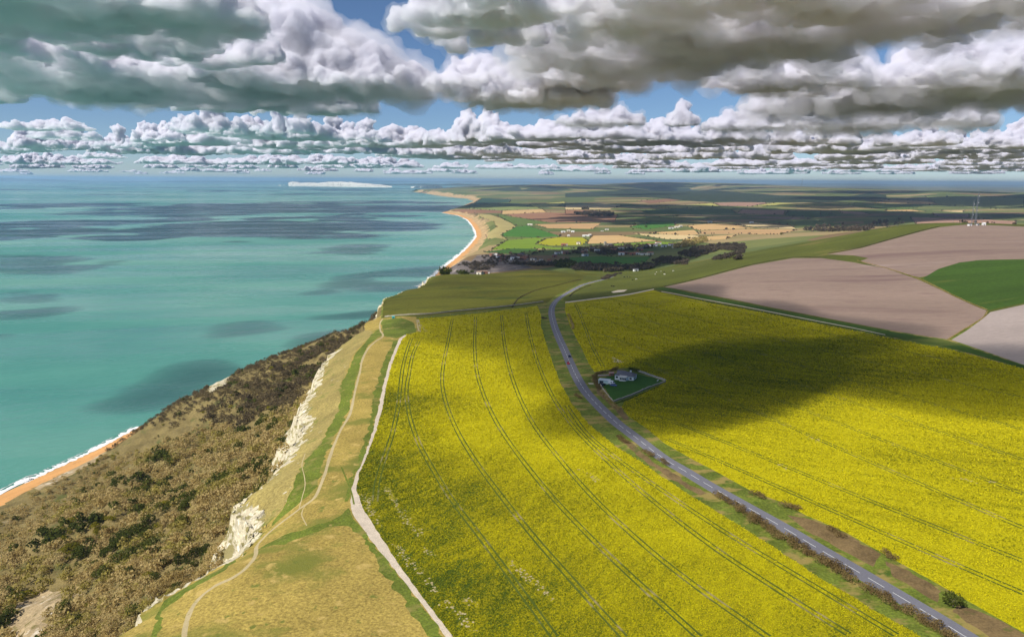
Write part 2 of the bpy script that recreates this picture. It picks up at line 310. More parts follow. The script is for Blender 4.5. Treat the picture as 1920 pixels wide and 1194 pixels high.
# far farmland
for mt, P in (
 ('f_khaki', c3([(840,325),(960,330),(1080,370),(1145,420),(1030,480),(1080,515),(940,515),(915,480),(1000,420),(980,380)])),
 ('f_bright', c3([(1145,420),(1230,410),(1400,465),(1480,490),(1300,500),(1060,490),(1030,480)])),
 ('f_lime', c3([(960,590),(1080,520),(1300,500),(1360,510),(1290,550),(1440,575),(1620,575),(1500,590),(1300,580)])),
 ('f_mustard', c3([(1300,545),(1370,510),(1480,495),(1640,500),(1680,520),(1640,555),(1400,560)])),
 ('f_dkgreen', c3([(900,607),(1100,582),(1300,582),(1300,600),(1100,620),(950,615)])),
 ('f_rust', c3([(660,300),(760,287),(1040,300),(1040,320),(860,316)])),
 ('f_tan', c3([(1040,300),(1340,288),(1370,310),(1200,320),(1040,325)])),
 ('f_brown', c3([(1060,326),(1380,312),(1900,330),(1880,385),(1400,388),(1130,345)])),
 ('f_tan2', c3([(1280,400),(1780,392),(1720,435),(1380,430)])),
 ('f_midgreen', c3([(1000,332),(1130,347),(1400,392),(1280,400),(1240,410),(1150,410),(1060,370)])),
 ('f_yellow', c3([(1250,255),(1500,232),(1520,240),(1440,268),(1290,272)])),
 ('f_teal', c3([(830,248),(890,207),(1110,215),(1095,237),(900,246)])),
 ('f_light', c3([(800,270),(1000,262),(1300,275),(1330,286),(1040,297),(800,285)])),
 ('f_cream', c4([(0,257),(300,245),(430,258),(330,288),(0,290)])),
 ('f_brown', c4([(0,294),(260,294),(40,322),(0,325)])),
 ('f_cream', c4([(510,468),(940,482),(1035,490),(880,512),(760,512),(600,486)])),
 ('f_tan', c4([(620,465),(960,442),(1000,474),(900,482)])),
 ('f_tan', c4([(905,412),(1080,396),(1240,401),(1420,431),(1000,446),(962,436)])),
 ('f_cream', c4([(1262,394),(1420,388),(1690,415),(1720,433),(1445,429)])),
 ('f_tan2', c4([(1004,450),(1440,435),(1740,440),(1600,475),(1300,470),(1014,472)])),
 ('f_tan', c4([(1020,492),(1300,476),(1200,510),(1000,525),(870,516)])),
 ('f_tan', c4([(160,545),(200,486),(400,482),(690,523),(400,540)])),
 ('f_lime', c4([(330,552),(690,528),(900,540),(700,555),(450,565)])),
 ('f_bright', c4([(20,650),(250,638),(640,640),(600,680),(300,700),(40,690)])),
 ('f_rose', c4([(1280,320),(1320,290),(1640,297),(1630,330)])),
 ('f_plum', c4([(1320,347),(1500,343),(1840,358),(1700,365)])),
 ('f_yellow', c4([(640,272),(1090,243),(1150,263),(850,280)])),
 ('f_rose', c4([(1104,240),(1480,230),(1500,245),(1380,268),(1156,262)])),
 ('f_yellow', c4([(1390,267),(1580,238),(1910,262),(1600,258)])),
 ('f_rust', c4([(530,227),(800,206),(910,215),(640,245)])),
 ('f_dkgreen', c4([(560,300),(800,285),(1240,290),(1270,318),(1060,330),(640,325)])),
 ('f_bright', c4([(640,385),(820,382),(820,410),(600,440),(480,420)])),
 ('f_midgreen', c4([(380,345),(800,335),(860,345),(560,352)])),
 ('f_dkgreen', c4([(1640,335),(1660,300),(1905,300),(1905,345),(1840,352)])),
 ('f_tan', c5([(800,237),(930,217),(1240,235),(1230,247)])),
 ('f_light', c5([(1170,192),(1910,205),(1910,268),(1700,288),(1250,245)])),
 ('f_midgreen', c5([(560,252),(790,248),(1230,252),(1050,288),(870,288),(720,275)])),
 ('f_tan', c5([(860,296),(1060,291),(1180,305),(900,302)])),
 ('f_cream', c5([(1290,302),(1470,297),(1450,312)])),
 ('f_plum', c5([(1230,317),(1500,322),(1500,350),(1240,340)])),
 ('f_rose', c5([(1060,347),(1500,357),(1850,377),(1840,400),(1500,390)])),
 ('f_rose', c5([(510,297),(700,310),(760,325),(560,320)])),
 ('f_midgreen', c5([(0,385),(300,372),(560,395),(540,415),(200,410)])),
 ('f_dkgreen', c5([(130,330),(160,300),(420,305),(520,335),(330,350)])),
 ('woods', c4([(0,170),(380,150),(640,130),(720,112),(920,128),(1320,165),(1600,185),(1905,195),(1905,240),(1500,238),(1000,232),(700,205),(300,195),(0,200)])),
 ('woods', c5([(10,195),(300,190),(600,192),(760,165),(880,180),(890,210),(640,215),(480,235),(10,240)])),
 ('woods', c3([(780,150),(1000,132),(1160,120),(1190,145),(1340,112),(1450,118),(1560,140),(1400,158),(1170,155)])),
 ('slip_clay', crop([(215,335),(500,302),(570,232),(700,222),(1150,222),(1150,290),(1000,310),(1200,370),(900,408),(700,432),(160,478)], 800, 440, 6)),
): zone('field', mt, P)
# the hill and the head of the bay
zone('grass_field', 'olive_turf', [(717,596),(719,566),(735,556),(767,545),(800,529),(832,515),(900,509),(1000,506),(1080,508),(1132,516),(1090,526),(1064,540),(1040,556),(1026,568),(900,583),(780,594)])
zone('ploughed_field', 'plough_pink', [(1246,538),(1316,522),(1412,497),(1487,484),(1540,484),(1601,492),(1654,502),(1719,523),(1767,545),(1850,582),(1842,596),(1804,619),(1775,636),(1600,606),(1440,575),(1330,553)])
zone('ploughed_field', 'plough_pink', [(1552,477),(1616,465),(1691,444),(1762,426),(1817,421),(1920,425),(2200,432),(2200,500),(1920,486),(1830,488),(1750,515),(1725,520),(1700,515),(1612,490),(1628,484),(1600,479)])
zone('green_field', 'deep_green', [(1730,522),(1760,504),(1800,492),(1840,487.5),(1920,486.5),(2200,501),(2200,540),(1920,568),(1880,576),(1856,581),(1800,559)])
zone('ploughed_field', 'plough_pale', [(1857,585),(1920,571),(2200,545),(2300,790),(1920,684),(1784,637),(1812,620)])
zone('grass_strip', 'deep_green', [(1228,541),(1242,539),(1330,556),(1440,577.5),(1600,608),(1776,638),(1920,685),(2300,791),(2300,800),(1920,690),(1780,652),(1600,617),(1440,585),(1250,546)])
zone('chalk_pit', 'flint_track', [(1146,547),(1158,544),(1176,543),(1170,547),(1150,549)])
# the clifftop
RL = [(851,1194),(802,1132),(755,1069),(728,1025),(705,992),(681,955),(668,918),(675,884),(690,850),(700,822),(710,792),(718,762),(724,725),(733,688),(743,661),(753,637),(762,628)]
SL = [(836,1194),(799,1142),(762,1096),(722,1045),(688,1002),(661,962),(657,946),(660,915),(667,891),(678,868),(691,834),(703,794),(711,758),(718,723),(728,686),(738,660),(748,635),(758,628)]
PATH = [(345,1194),(352,1160),(370,1125),(400,1100),(440,1080),(465,1060),(478,1042),(481,1025),(492,1010),(520,985),(560,955),(590,932),(603,905),(612,878),(622,845),(639,806),(656,776),(664,741),(674,701),(679,676),(689,655),(704,640),(718,630),(713,619),(712,608),(717,598)]
zone('clifftop_turf', 'dry_turf', [(225,1194)] + _cp[1:24].tolist() + [(706,597),(717,597),(780,594),(785,622),(762,628)] + RL[::-1][1:] + [(860,1300),(180,1300)])
zone('clifftop_slope', 'lip_turf', [(430,1052),(454,1027),(472,1007),(473,990),(456,972),(441,955),(450,943),(492,911),(522,878),(548,838),(572,803),(558,786),(562,764),(585,735),(590,714),(602,690),(630,657),(662,632),(682,621),(700,625),(662,664),(640,720),(636,768),(613,811),(580,856),(556,890),(545,925),(520,965),(480,1000),(462,1030)])
zone('green_turf', 'green_turf', [(576,859),(613,811),(634,768),(639,723),(664,668),(701,623),(711,617),(716,629),(690,648),(676,676),(668,712),(659,745),(652,775),(634,808),(612,850),(602,885),(590,918),(560,945),(530,968),(500,992),(478,1012),(462,1035),(440,1052),(410,1075),(360,1105),(310,1140),(290,1194),(280,1194),(300,1135),(350,1100),(405,1070),(440,1050),(470,1025),(500,995),(525,960),(545,922),(558,888)])
zone('green_turf', 'green_turf', [(478,1032),(521,1007),(574,990),(628,974),(655,952),(660,964),(690,1006),(722,1048),(762,1100),(799,1146),(830,1194),(800,1194),(765,1140),(730,1090),(700,1045),(672,1000),(655,985),(614,988),(574,1003),(527,1020)])
zone('green_turf', 'green_turf', [(714,600),(752,596),(776,604),(781,624),(757,630),(745,634),(720,630)])
zone('green_turf', 'green_turf', [(749,637),(738,661),(728,687),(718,724),(711,759),(703,795),(691,835),(678,869),(667,892),(660,915),(656,940),(650,940),(655,905),(670,865),(684,826),(695,780),(702,735),(712,700),(725,664),(738,640)])
zone('rape_field', 'rape_left', [(880,1300),(851,1194)] + RL[1:] + [(786,621),(781,598),(850,592),(900,587),(1000,574),(1008,573),(1014,590),(1014,612),(1024,645),(1038,685),(1052,722),(1072,757),(1104,795),(1148,832),(1195,862),(1255,902),(1295,929),(1372,976),(1463,1033),(1536,1083),(1592,1113),(1632,1140),(1699,1177),(1729,1195),(1880,1300)])
zone('flint_track', 'flint_track', SL + RL[::-1])
zone('rape_field', 'rape_right', [(1060,568),(1110,562),(1181,553),(1226,544),(1239,548),(1330,568),(1440,588),(1600,620),(1780,655),(1920,692),(2300,802),(2500,1180),(2100,1280),(1917,1184),(1816,1127),(1776,1103),(1702,1063),(1649,1033),(1588,999),(1558,986),(1513,966),(1469,942),(1412,922),(1345,885),(1295,859),(1248,832),(1201,795),(1178,780),(1166,764),(1169,754),(1250,716),(1246,712),(1190,690),(1160,690),(1115,697),(1104,682),(1092,656),(1069,611),(1059,582)])
zone('bare_patch', 'flint_track', [(1147,668),(1155,672),(1170,678),(1162,680),(1150,679)])
zone('roadside_bank', 'bracken', [(1120,710),(1116,722),(1122,738),(1135,752),(1154,768),(1170,786),(1180,786),(1163,762),(1148,752),(1130,735),(1126,716)])
zone('roadside_bank', 'bracken', [(1475,966),(1513,970),(1560,990),(1600,1008),(1650,1038),(1638,1060),(1590,1035),(1540,1008),(1500,985)])
zone('roadside_bank', 'bracken', [(1660,1052),(1705,1070),(1770,1108),(1762,1128),(1720,1108),(1680,1082)])
zone('roadside_bank', 'bracken', [(1790,1130),(1850,1150),(1920,1190),(2000,1240),(1900,1225),(1830,1180),(1780,1150)])
zone('roadside_bank', 'bracken', [(1180,815),(1215,842),(1260,872),(1320,905),(1335,920),(1310,928),(1255,895),(1200,858),(1165,825)])
zone('garden_lawn', 'lawn', [(1128,716),(1140,704),(1160,697),(1188,699),(1244,713),(1216,729),(1182,742),(1149,752)])
zone('track', 'flint_track', [(1097,717),(1113,718),(1113,720),(1098,720)])
zone('track', 'flint_track', [(1060,566),(1111,559.5),(1181,550.5),(1226,541.5),(1226,543),(1181,552.5),(1111,561.5),(1060,568)])
zone('track', 'flint_track', [(1240,546),(1440,583),(1600,614),(1660,627),(1660,628),(1600,615),(1440,584.2),(1240,547)])
zone('track', 'chalk_path', [(780,599),(786,599),(790,622),(784,622)])
ROADPX = [(1148,519),(1133,523.5),(1111,529),(1091,535),(1068,547),(1050,558),(1038,570),(1034,585),(1038,606),(1047,631),(1057,653),(1068,678),(1081,706),(1096,731),(1116,754),(1136,774),(1158,794),(1195,822),(1241,857),(1282,881.5),(1332,911.5),(1402,951),(1466,987),(1526,1023),(1596,1064),(1672,1109),(1759,1161),(1812,1194),(1990,1300)]
TRAMS = [  # wheel tracks through the near crop, picture points
 [(772,634),(764,655),(755,690),(750,730),(745,770),(735,815),(720,860),(708,900),(703,940)],
 [(785,640),(774,665),(767,700),(762,735),(768,780),(785,830),(812,880),(850,940),(900,1005),(960,1085),(1040,1194)],
 [(848,598),(840,640),(832,680),(829,715),(836,755),(856,805),(890,862),(940,930),(1000,1005),(1075,1090),(1170,1194)],
 [(892,593),(890,640),(893,690),(905,735),(930,790),(970,850),(1030,925),(1110,1010),(1200,1095),(1310,1194)],
 [(940,590),(945,640),(955,690),(972,740),(1000,795),(1045,855),(1110,930),(1200,1015),(1300,1095),(1440,1194)],
 [(986,586),(992,620),(1002,660),(1016,700),(1040,750),(1080,805),(1140,865),(1220,935),(1330,1020),(1450,1100),(1590,1188)],
 [(1062,760),(1100,812),(1160,862),(1240,918),(1340,985),(1450,1052),(1560,1118),(1680,1190)]]
px_lists = [P for (_, _, P, k) in ZONES] + [PATH, ROADPX] + TRAMS
_all = np.concatenate([np.array(P, float) for P in px_lists]); _g = ground(_all); _o = 0; RES = []
for P in px_lists: RES.append(_g[_o:_o + len(P)]); _o += len(P)
ZW = RES[:len(ZONES)]; PATHW = spline(RES[len(ZONES)], 6); ROADW = spline(RES[len(ZONES) + 1], 10); TRAMW = [spline(q, 10) for q in RES[len(ZONES) + 2:]]
def offset(L, d):
    t = np.gradient(L, axis=0); t /= np.linalg.norm(t, axis=1)[:, None] + 1e-9; return L + np.stack([-t[:, 1], t[:, 0]], 1) * (d if np.isscalar(d) else np.asarray(d)[:, None])
def ribbon(L, wd, j=0, seed=1):
    a = wd * (1 + (j * fbm(np.arange(len(L)) / 2.5, np.zeros(len(L)), seed) if j else 0)); b = wd * (1 + (j * fbm(np.arange(len(L)) / 2.5, np.ones(len(L)) * 7, seed) if j else 0))
    return np.concatenate([offset(L, a), offset(L, -b)[::-1]])
ZN = [(n, m, p) for (n, m, _, _), p in zip(ZONES, ZW)]
ZN.append(('footpath', 'chalk_path', ribbon(PATHW, .75, .5)))
for P_, w_ in (([(560,955),(567,930),(572,905),(566,872),(572,850)], .18), ([(640,875),(648,895),(658,920),(664,945)], .35), ([(575,985),(566,965),(572,948),(590,934)], .18)): ZN.append(('footpath', 'chalk_path' if w_ != .35 else 'green_turf', ribbon(spline(ground(P_), 6), w_, .6)))
ZN.append(('verge_edge', 'verge', ribbon(ROADW, 5.6, .3)))
ZN.append(('road', 'asphalt', ribbon(ROADW, 3.15)))
SOFT = {'clifftop_slope': 3.5, 'green_turf': 2.6, 'verge_edge': .9, 'roadside_bank': 1.6, 'flint_track': .7, 'rape_field': .5, 'grass_field': 1.0, 'grass_strip': .5, 'bare_patch': .8, 'clifftop_turf': .6}
def resample(P, name=''):
    out = []; j = SOFT.get(name, 0)
    for i in range(len(P)):
        a = P[i]; b = P[(i + 1) % len(P)]; L = np.hypot(*(b - a)); r = max(60, np.hypot(*(a + b)) / 2); k = max(1, int(L / max(2.0 if j else 5, r * (.008 if j and r < 600 else .02))))
        for q in range(k): out.append(a + (b - a) * q / k)
    out = np.array(out)
    if j:
        wgt = j * np.clip(1.4 - np.hypot(out[:, 0], out[:, 1]) / 900, .2, 1)
        out = out + np.stack([fbm(out[:, 0] / 4, out[:, 1] / 4, 201, 3), fbm(out[:, 0] / 4, out[:, 1] / 4, 301, 3)], 1) * wgt[:, None]
    return out
SLIPW = [ground(P_) for P_ in ([(10,1194),(20,1160),(60,1120),(95,1105),(120,1110),(100,1150),(80,1200),(40,1230)], [(388,738),(405,716),(438,690),(452,694),(420,726)], [(130,1125),(148,1108),(152,1114),(138,1132),(132,1136),(128,1132)], [(60,915),(95,900),(150,868),(185,848),(196,850),(150,882),(100,906),(70,920)])]
# points: rings round the viewpoint's foot, finer by the coast
rings = np.geomspace(90, 58000, 330); ang = np.arange(-1.05, 1.05, .0165)
rr, aa = np.meshgrid(rings, ang, indexing='ij'); jit = R_.uniform(-.4, .4, rr.shape)
gx = (rr * np.sin(aa + jit * .012)).ravel(); gy = (rr * np.cos(aa + jit * .012)).ravel()
ex = R_.uniform(-470, -60, 9000); ey = R_.uniform(120, 1300, 9000); k_ = inpoly(ex, ey, UNDER); ex = ex[k_]; ey = ey[k_]
cl = []
for d in (-24, -16, -10, -6, -3, -1, 1.5, 4, 8): cl.append(offset(spline(C, 4), d) + R_.normal(0, .6, (len(spline(C, 4)), 2)))
Sd = spline(S, 12); sl_ = [offset(Sd, -d * (1 + np.hypot(Sd[:, 0], Sd[:, 1]) * .00012)) for d in (-6, 4, 12, 22, 34, 48, 64, 84, 110)]
ext = np.concatenate(cl + sl_); gx = np.concatenate([gx, ex, ext[:, 0]]); gy = np.concatenate([gy, ey, ext[:, 1]])
LG = np.concatenate([offset(Sd, 40), LAND[len(S):]])
k_ = inpoly(gx, gy, LG); pts = np.stack([gx[k_], gy[k_]], 1)
verts = [pts]; edges = []; base = len(pts)
ZN = [(n, m, resample(P, n)) for n, m, P in ZN]
for n, m, q in ZN:
     verts.append(q); i = np.arange(len(q)) + base; edges += list(zip(i.tolist(), np.roll(i, -1).tolist())); base += len(q)
verts = np.concatenate(verts)
cdt = delaunay_2d_cdt([Vector(v) for v in verts], edges, [], 0, .05, False)
V2 = np.array([tuple(v) for v in cdt[0]]); TR = np.array([f for f in cdt[2] if len(f) == 3], dtype=np.int64)
e1 = V2[TR[:, 1]] - V2[TR[:, 0]]; e2 = V2[TR[:, 2]] - V2[TR[:, 0]]
flip = e1[:, 0] * e2[:, 1] - e1[:, 1] * e2[:, 0] < 0; TR[flip] = TR[flip][:, ::-1]
HZ = height(V2[:, 0], V2[:, 1])
cen = V2[TR].mean(1); ch = HZ[TR].mean(1); cr = np.hypot(cen[:, 0], cen[:, 1])
keep = (HZ[TR].max(1) > -2.5) & (np.abs(e1[:, 0] * e2[:, 1] - e1[:, 1] * e2[:, 0]) > 1e-3)
TR = TR[keep]; cen = cen[keep]; ch = ch[keep]; cr = cr[keep]
zid = np.full(len(TR), -1)
dS_, _ = pdist(cen[:, 0], cen[:, 1], S); und = inpoly(cen[:, 0], cen[:, 1], UNDER); dC_, _ = pdist(cen[:, 0], cen[:, 1], C)
BASE = [('verge', 'verge'), ('pasture', 'pasture'), ('farmland', 'plain_far'), ('undercliff', 'scrub_floor'), ('cliff', 'chalk_rock'), ('beach', 'sand'), ('sea_cliff', 'tan_cliff'), ('landslip', 'chalk_slip')]
zid[:] = np.where(cr < 900, 0, np.where(cr < 1750, 1, 2))
zid[(cen[:, 1] > 560) & (cr < 900) & (cen[:, 0] > 60)] = 1
for i, (n, m, P) in enumerate(ZN):
    zid[inpoly(cen[:, 0], cen[:, 1], P)] = i + len(BASE)
zid[und & (zid != 0) | und] = 3
wob = 5 * fbm(cen[:, 0] / 9, cen[:, 1] / 9, 77)
zid[und & (dC_ + wob * .8 < 15) & ((cen[:, 1] < 640) | (cen[:, 1] > 830))] = 4
for P_ in SLIPW: zid[und & inpoly(cen[:, 0] + wob * .8, cen[:, 1] + wob, P_)] = 7 if len(P_) != 5 else 4
lipc = ~und & (dC_ + wob * 1.7 < 4.6) & (cen[:, 1] > 215) & (cen[:, 1] < 620); zid[lipc] = 4
cliffw = 50 + cr * .004 + 14 * fbm(cen[:, 0] / 60, cen[:, 1] / 60, 9)
slip = zid == len(BASE) + [i for i, z in enumerate(ZN) if z[1] == 'slip_clay'][0]
zid[~und & (cen[:, 1] > 1300) & (dS_ < cliffw) & (cr < 17000) & ~slip] = 6
zid[(dS_ < 22 + cr * .0012 + 3 * wob / 5) & (ch < 6) & (cr < 9000)] = 5
ALLZ = [(n, m) for n, m in BASE] + [(n, m) for n, m, _ in ZN]
ZOBJ = {}
NAMED = {'road': 'road', 'footpath': 'path'}
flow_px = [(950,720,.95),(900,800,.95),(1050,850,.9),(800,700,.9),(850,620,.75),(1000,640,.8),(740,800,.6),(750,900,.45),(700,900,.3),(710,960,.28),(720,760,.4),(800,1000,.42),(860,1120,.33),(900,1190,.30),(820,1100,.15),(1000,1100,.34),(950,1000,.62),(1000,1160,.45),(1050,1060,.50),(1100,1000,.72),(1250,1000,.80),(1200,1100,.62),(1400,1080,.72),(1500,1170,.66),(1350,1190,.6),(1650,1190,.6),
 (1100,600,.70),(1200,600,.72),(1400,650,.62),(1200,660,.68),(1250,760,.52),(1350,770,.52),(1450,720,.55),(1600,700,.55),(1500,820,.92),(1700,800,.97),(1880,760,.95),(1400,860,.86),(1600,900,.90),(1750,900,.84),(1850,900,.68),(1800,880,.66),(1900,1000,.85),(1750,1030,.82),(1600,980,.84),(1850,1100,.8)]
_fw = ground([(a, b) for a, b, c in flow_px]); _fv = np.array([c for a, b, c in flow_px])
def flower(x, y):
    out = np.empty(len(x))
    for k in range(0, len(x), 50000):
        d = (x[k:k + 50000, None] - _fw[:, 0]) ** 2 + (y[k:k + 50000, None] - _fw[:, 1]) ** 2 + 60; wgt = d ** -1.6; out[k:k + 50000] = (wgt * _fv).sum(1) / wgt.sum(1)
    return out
V3 = np.column_stack([V2, HZ])
rough_ = np.zeros(len(V2), bool); rough_[TR[zid == 4].ravel()] = True; V3[rough_, 2] += R_.normal(0, .45, rough_.sum()); V3[rough_, :2] += R_.normal(0, .3, (rough_.sum(), 2))
FC = dict(khaki='khaki', bright='bright green', mustard='mustard yellow', lime='lime green', dkgreen='dark green', rust='rust red', tan='tan', tan2='deep tan', brown='red brown', midgreen='mid green', cream='cream', plum='plum brown', teal='teal green', yellow='pale yellow', rose='rose brown', light='light green')
ZL = {'verge': ['grassy roadside verge between the two rape fields'], 'pasture': ['olive hill pasture rising beyond the road with grazing cattle'], 'farmland': ['patchwork farmland of the far vale under the downs'], 'undercliff': ['rough scrub covered slope below the chalk cliff'], 'cliff': ['broken cream chalk cliff edge left of the clifftop path'], 'beach': ['orange sand beach along the bay'], 'sea_cliff': ['tan eroded cliff along the curving far beach'], 'landslip': ['bare chalky landslip patches in the undercliff scrub'],
 'grass_field': ['dark olive grass field beyond the long stone wall'], 'ploughed_field': ['large pink brown ploughed field behind the right rape field', 'upper pink ploughed field below the masts', 'pale ploughed field at the right edge'], 'green_field': ['dark green field wedge between the ploughed fields'], 'grass_strip': ['dark green strip between rape and ploughed field'], 'chalk_pit': ['small white chalk patch in the pasture'], 'clifftop_turf': ['dry straw coloured clifftop turf'], 'clifftop_slope': ['dry turf slope rolling down to the chalk edge'],
 'green_turf': ['green turf band beside the clifftop path', 'green turf triangle and strip beside the flint track', 'green turf patch at the far end of the path', 'thin green turf strip left of the flint track'], 'rape_field': ['yellow rape field between clifftop and road', 'yellow rape field right of the road'], 'flint_track': ['pale flint track along the left edge of the rape field'], 'bare_patch': ['small bare patch in the rape above the bungalow'], 'garden_lawn': ['deep green lawn round the white bungalow'], 'road': ['grey road with white dashes winding between the rape fields'], 'verge_edge': ['rough grass margin on both sides of the road']}
def zlabel(n, m, k):
    if n == 'field': return (FC[m[2:]] + ' field in the far patchwork of the vale') if m.startswith('f_') else 'dark wooded ridge far across the vale' if m == 'woods' else 'grey slumped clay ground above the far beach'
    if n == 'footpath': return 'pale trodden path along the clifftop' if k == 0 else 'faint side track branching over the clifftop turf'
    if n == 'roadside_bank': return 'brown bracken bank beside the road'
    if n == 'track': return 'pale farm track along the edge of a rape field'
    return ZL[n][min(k, len(ZL[n]) - 1)]
def zcat(n): return n.replace('_', ' ')
for i, (n, m) in enumerate(ALLZ):
    t = TR[zid == i]
    if not len(t): continue
    u_, inv = np.unique(t, return_inverse=True)
    o = mesh_obj(n, V3[u_], inv.reshape(-1, 3), MATS[m], smooth=(n not in ('cliff',)))
    tag(o, zlabel(n, m, len(ZOBJ.get(n, []))), zcat(n), kind='structure'); ZOBJ.setdefault(n, []).append(o)
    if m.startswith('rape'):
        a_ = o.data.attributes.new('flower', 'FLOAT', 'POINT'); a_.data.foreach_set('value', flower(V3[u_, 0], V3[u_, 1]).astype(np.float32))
from mathutils.bvhtree import BVHTree
_bvh = BVHTree.FromPolygons([tuple(v) for v in V3.tolist()], TR.tolist()); _height = height; _ground = ground
def height(x, y, detail=True):
    if np.size(x) > 20000: return _height(x, y)
    x = np.asarray(x, float); out = np.zeros(len(x))
    for i in range(len(x)):
        q = _bvh.ray_cast((x[i], y[i], 900.), (0, 0, -1))[0]; out[i] = q.z if q else 0.
    return out
def ground(P):
    D = rays(P); out = []
    for d in D:
        q = _bvh.ray_cast((0, 0, CZ), Vector(d))[0]; s = CZ / -d[2] if d[2] < 0 else 6e4; out.append((q.x, q.y) if q else (d[0] * s, d[1] * s))
    return np.array(out)
print('ground', len(TR), round(time.time() - T0, 1), flush=True)

# ------------------------------------------------------------------ sea, surf, far shores
m, n, b = nodes('sea_water')
f = noise(n, 420, .15, 3, 5, .55, 0, .3); f2 = noise(n, 2600, .1, 2.2, 3, .5, 77)
c = ramp(n, math_(n, 'ADD', math_(n, 'MULTIPLY', f, .45), math_(n, 'MULTIPLY', f2, .55)), [(.34, (.02, .165, .14)), (.45, (.07, .25, .195)), (.54, (.155, .33, .26)), (.66, (.25, .40, .32))])
n.links.new(c, b.inputs['Base Color']); b.inputs['Roughness'].default_value = .22; b.inputs['IOR'].default_value = 1.33; b.inputs['Specular IOR Level'].default_value = .35
n.links.new(maprange(n, noise(n, 160, .2, 6, 4, .6, 31), .35, .65, .14, .38), b.inputs['Roughness']); bump(n, b, math_(n, 'ADD', noise(n, 9, .6, 3.5, 4, .65), math_(n, 'MULTIPLY', noise(n, 60, .5, 4, 4, .6, 9), 2.2)), .55, 2.2); MATS['sea'] = m
tag(mesh_obj('sea', [(-250000, -3000, 0), (250000, -3000, 0), (250000, 250000, 0), (-250000, 250000, 0)], [(0, 1, 2, 3)], m), 'turquoise sea of the wide bay under cloud shadows', 'sea', kind='structure')
foam = soil('foam', (.80, .80, .78), .06, 4, fine=1.2, bmp=.3)
def surf(i0, i1, d0, wd, seed, z=.12):
    L = spline(S[i0:i1], 90); L = offset(L, d0); q = np.arange(len(L)); r = np.hypot(L[:, 0], L[:, 1])
    wd = wd * (.4 + 1.1 * vnoise(q / 9., q * 0. + 3, seed + 7)); a = offset(L, wd * (.35 + .9 * vnoise(q / 3., q * 0., seed)) + wd * .3 * fbm(q / 1.3, q * 0., seed + 4)); bb = offset(L, -wd * (.3 + .3 * vnoise(q / 3., q * 0., seed + 2)))
    V = np.concatenate([np.column_stack([a, np.full(len(a), z)]), np.column_stack([bb, np.full(len(a), z + .25)])]); k = len(a)
    Fq = np.array([(j, j + k, j + k + 1, j + 1) for j in range(k - 1)]); return tag(mesh_obj('surf', V, Fq, foam), 'white surf line breaking along the orange beach', 'surf', kind='structure')
surf(2, 8, 1, 5.5, 3); surf(2, 8, 7, .8, 8)
surf(15, 27, 3, 10, 5, .2)
def ridge(name, mat, L, hs, depth, seed, kind='structure', face=None, wob=.25):
    """a long hill or headland: cross-sections along a line, steep towards the viewer"""
    L = spline(L, 14); hs = np.interp(np.linspace(0, len(hs) - 1, len(L)), np.arange(len(hs)), hs); q = np.arange(len(L))
    dirn = L / np.linalg.norm(L, axis=1)[:, None]; V = []; prof = [(0, -.02), (.03, .45), (.07, .8), (.16, .95), (.35, 1.0), (.7, .8), (1, -.02)]
    for j, (dx, hz) in enumerate(prof):
        z = hs * hz * (1 + wob * fbm(q / 3., q * 0. + j * .6, seed)); V.append(np.column_stack([L + dirn * (dx * depth + (hs * .25 * fbm(q / 2., q * 0. + j, seed + 9))[:, None] * (0 < j < 4)), np.where(hz < 0, -2, z)]))
    k = len(L); V = np.concatenate(V); Fq = np.array([(j * k + i, j * k + i + 1, (j + 1) * k + i + 1, (j + 1) * k + i) for j in range(len(prof) - 1) for i in range(k - 1)])
    return tag(mesh_obj(name, V, Fq, mat, smooth=False), {'chalk_headland': 'white chalk headland on the far horizon', 'sea_stack': 'tiny white sea stack off the chalk headland', 'headland_hill': 'low dark hill behind the white headland', 'far_coast': 'thin blue line of far coast on the horizon'}[name], name.replace('_', ' '), kind=kind)
ridge('chalk_headland', MATS['far_chalk'], at_height([(541,349.2),(560,349.4),(600,349.8),(650,350.6),(690,351.2),(735,351.6)], 0), [150,165,150,130,140,175,185,160,120,95,40], 900, 4)
ridge('chalk_headland', MATS['far_chalk'], at_height([(770,352.2),(790,352.8),(810,353.2),(830,353.6)], 0), [30,70,85,115,60], 700, 9)
ridge('sea_stack', MATS['far_chalk'], at_height([(521,348.6),(524,348.6),(527,348.7)], 0), [10,40,12], 60, 2)
ridge('sea_stack', MATS['far_chalk'], at_height([(530,348.8),(532,348.8),(535,348.8)], 0), [8,55,10], 60, 12)
ridge('headland_hill', MATS['woods'], at_height([(700,347.6),(740,347.6),(780,347.8),(830,348.2),(900,348.4)], 0), [30,60,55,75,80,60,90,70], 2500, 14)
ridge('far_coast', MATS['far_shore'], at_height([(-150,340.2),(0,340.3),(60,340.6),(130,341.0),(180,341.2)], 0), [330,300,240,200,160,60,10], 6000, 24)
ridge('far_coast', MATS['far_shore'], at_height([(170,341.3),(400,342),(700,342.5),(1000,343.2)], 0), [20,40,60,110,90,120,100,150,120,160,130], 6000, 34)
ridge('far_coast', MATS['far_shore'], at_height([(980,344),(1200,345.6),(1500,347.5),(1800,349),(2100,351)], 0), [90,130,100,120,90,130,100,110,90,100], 9000, 44)

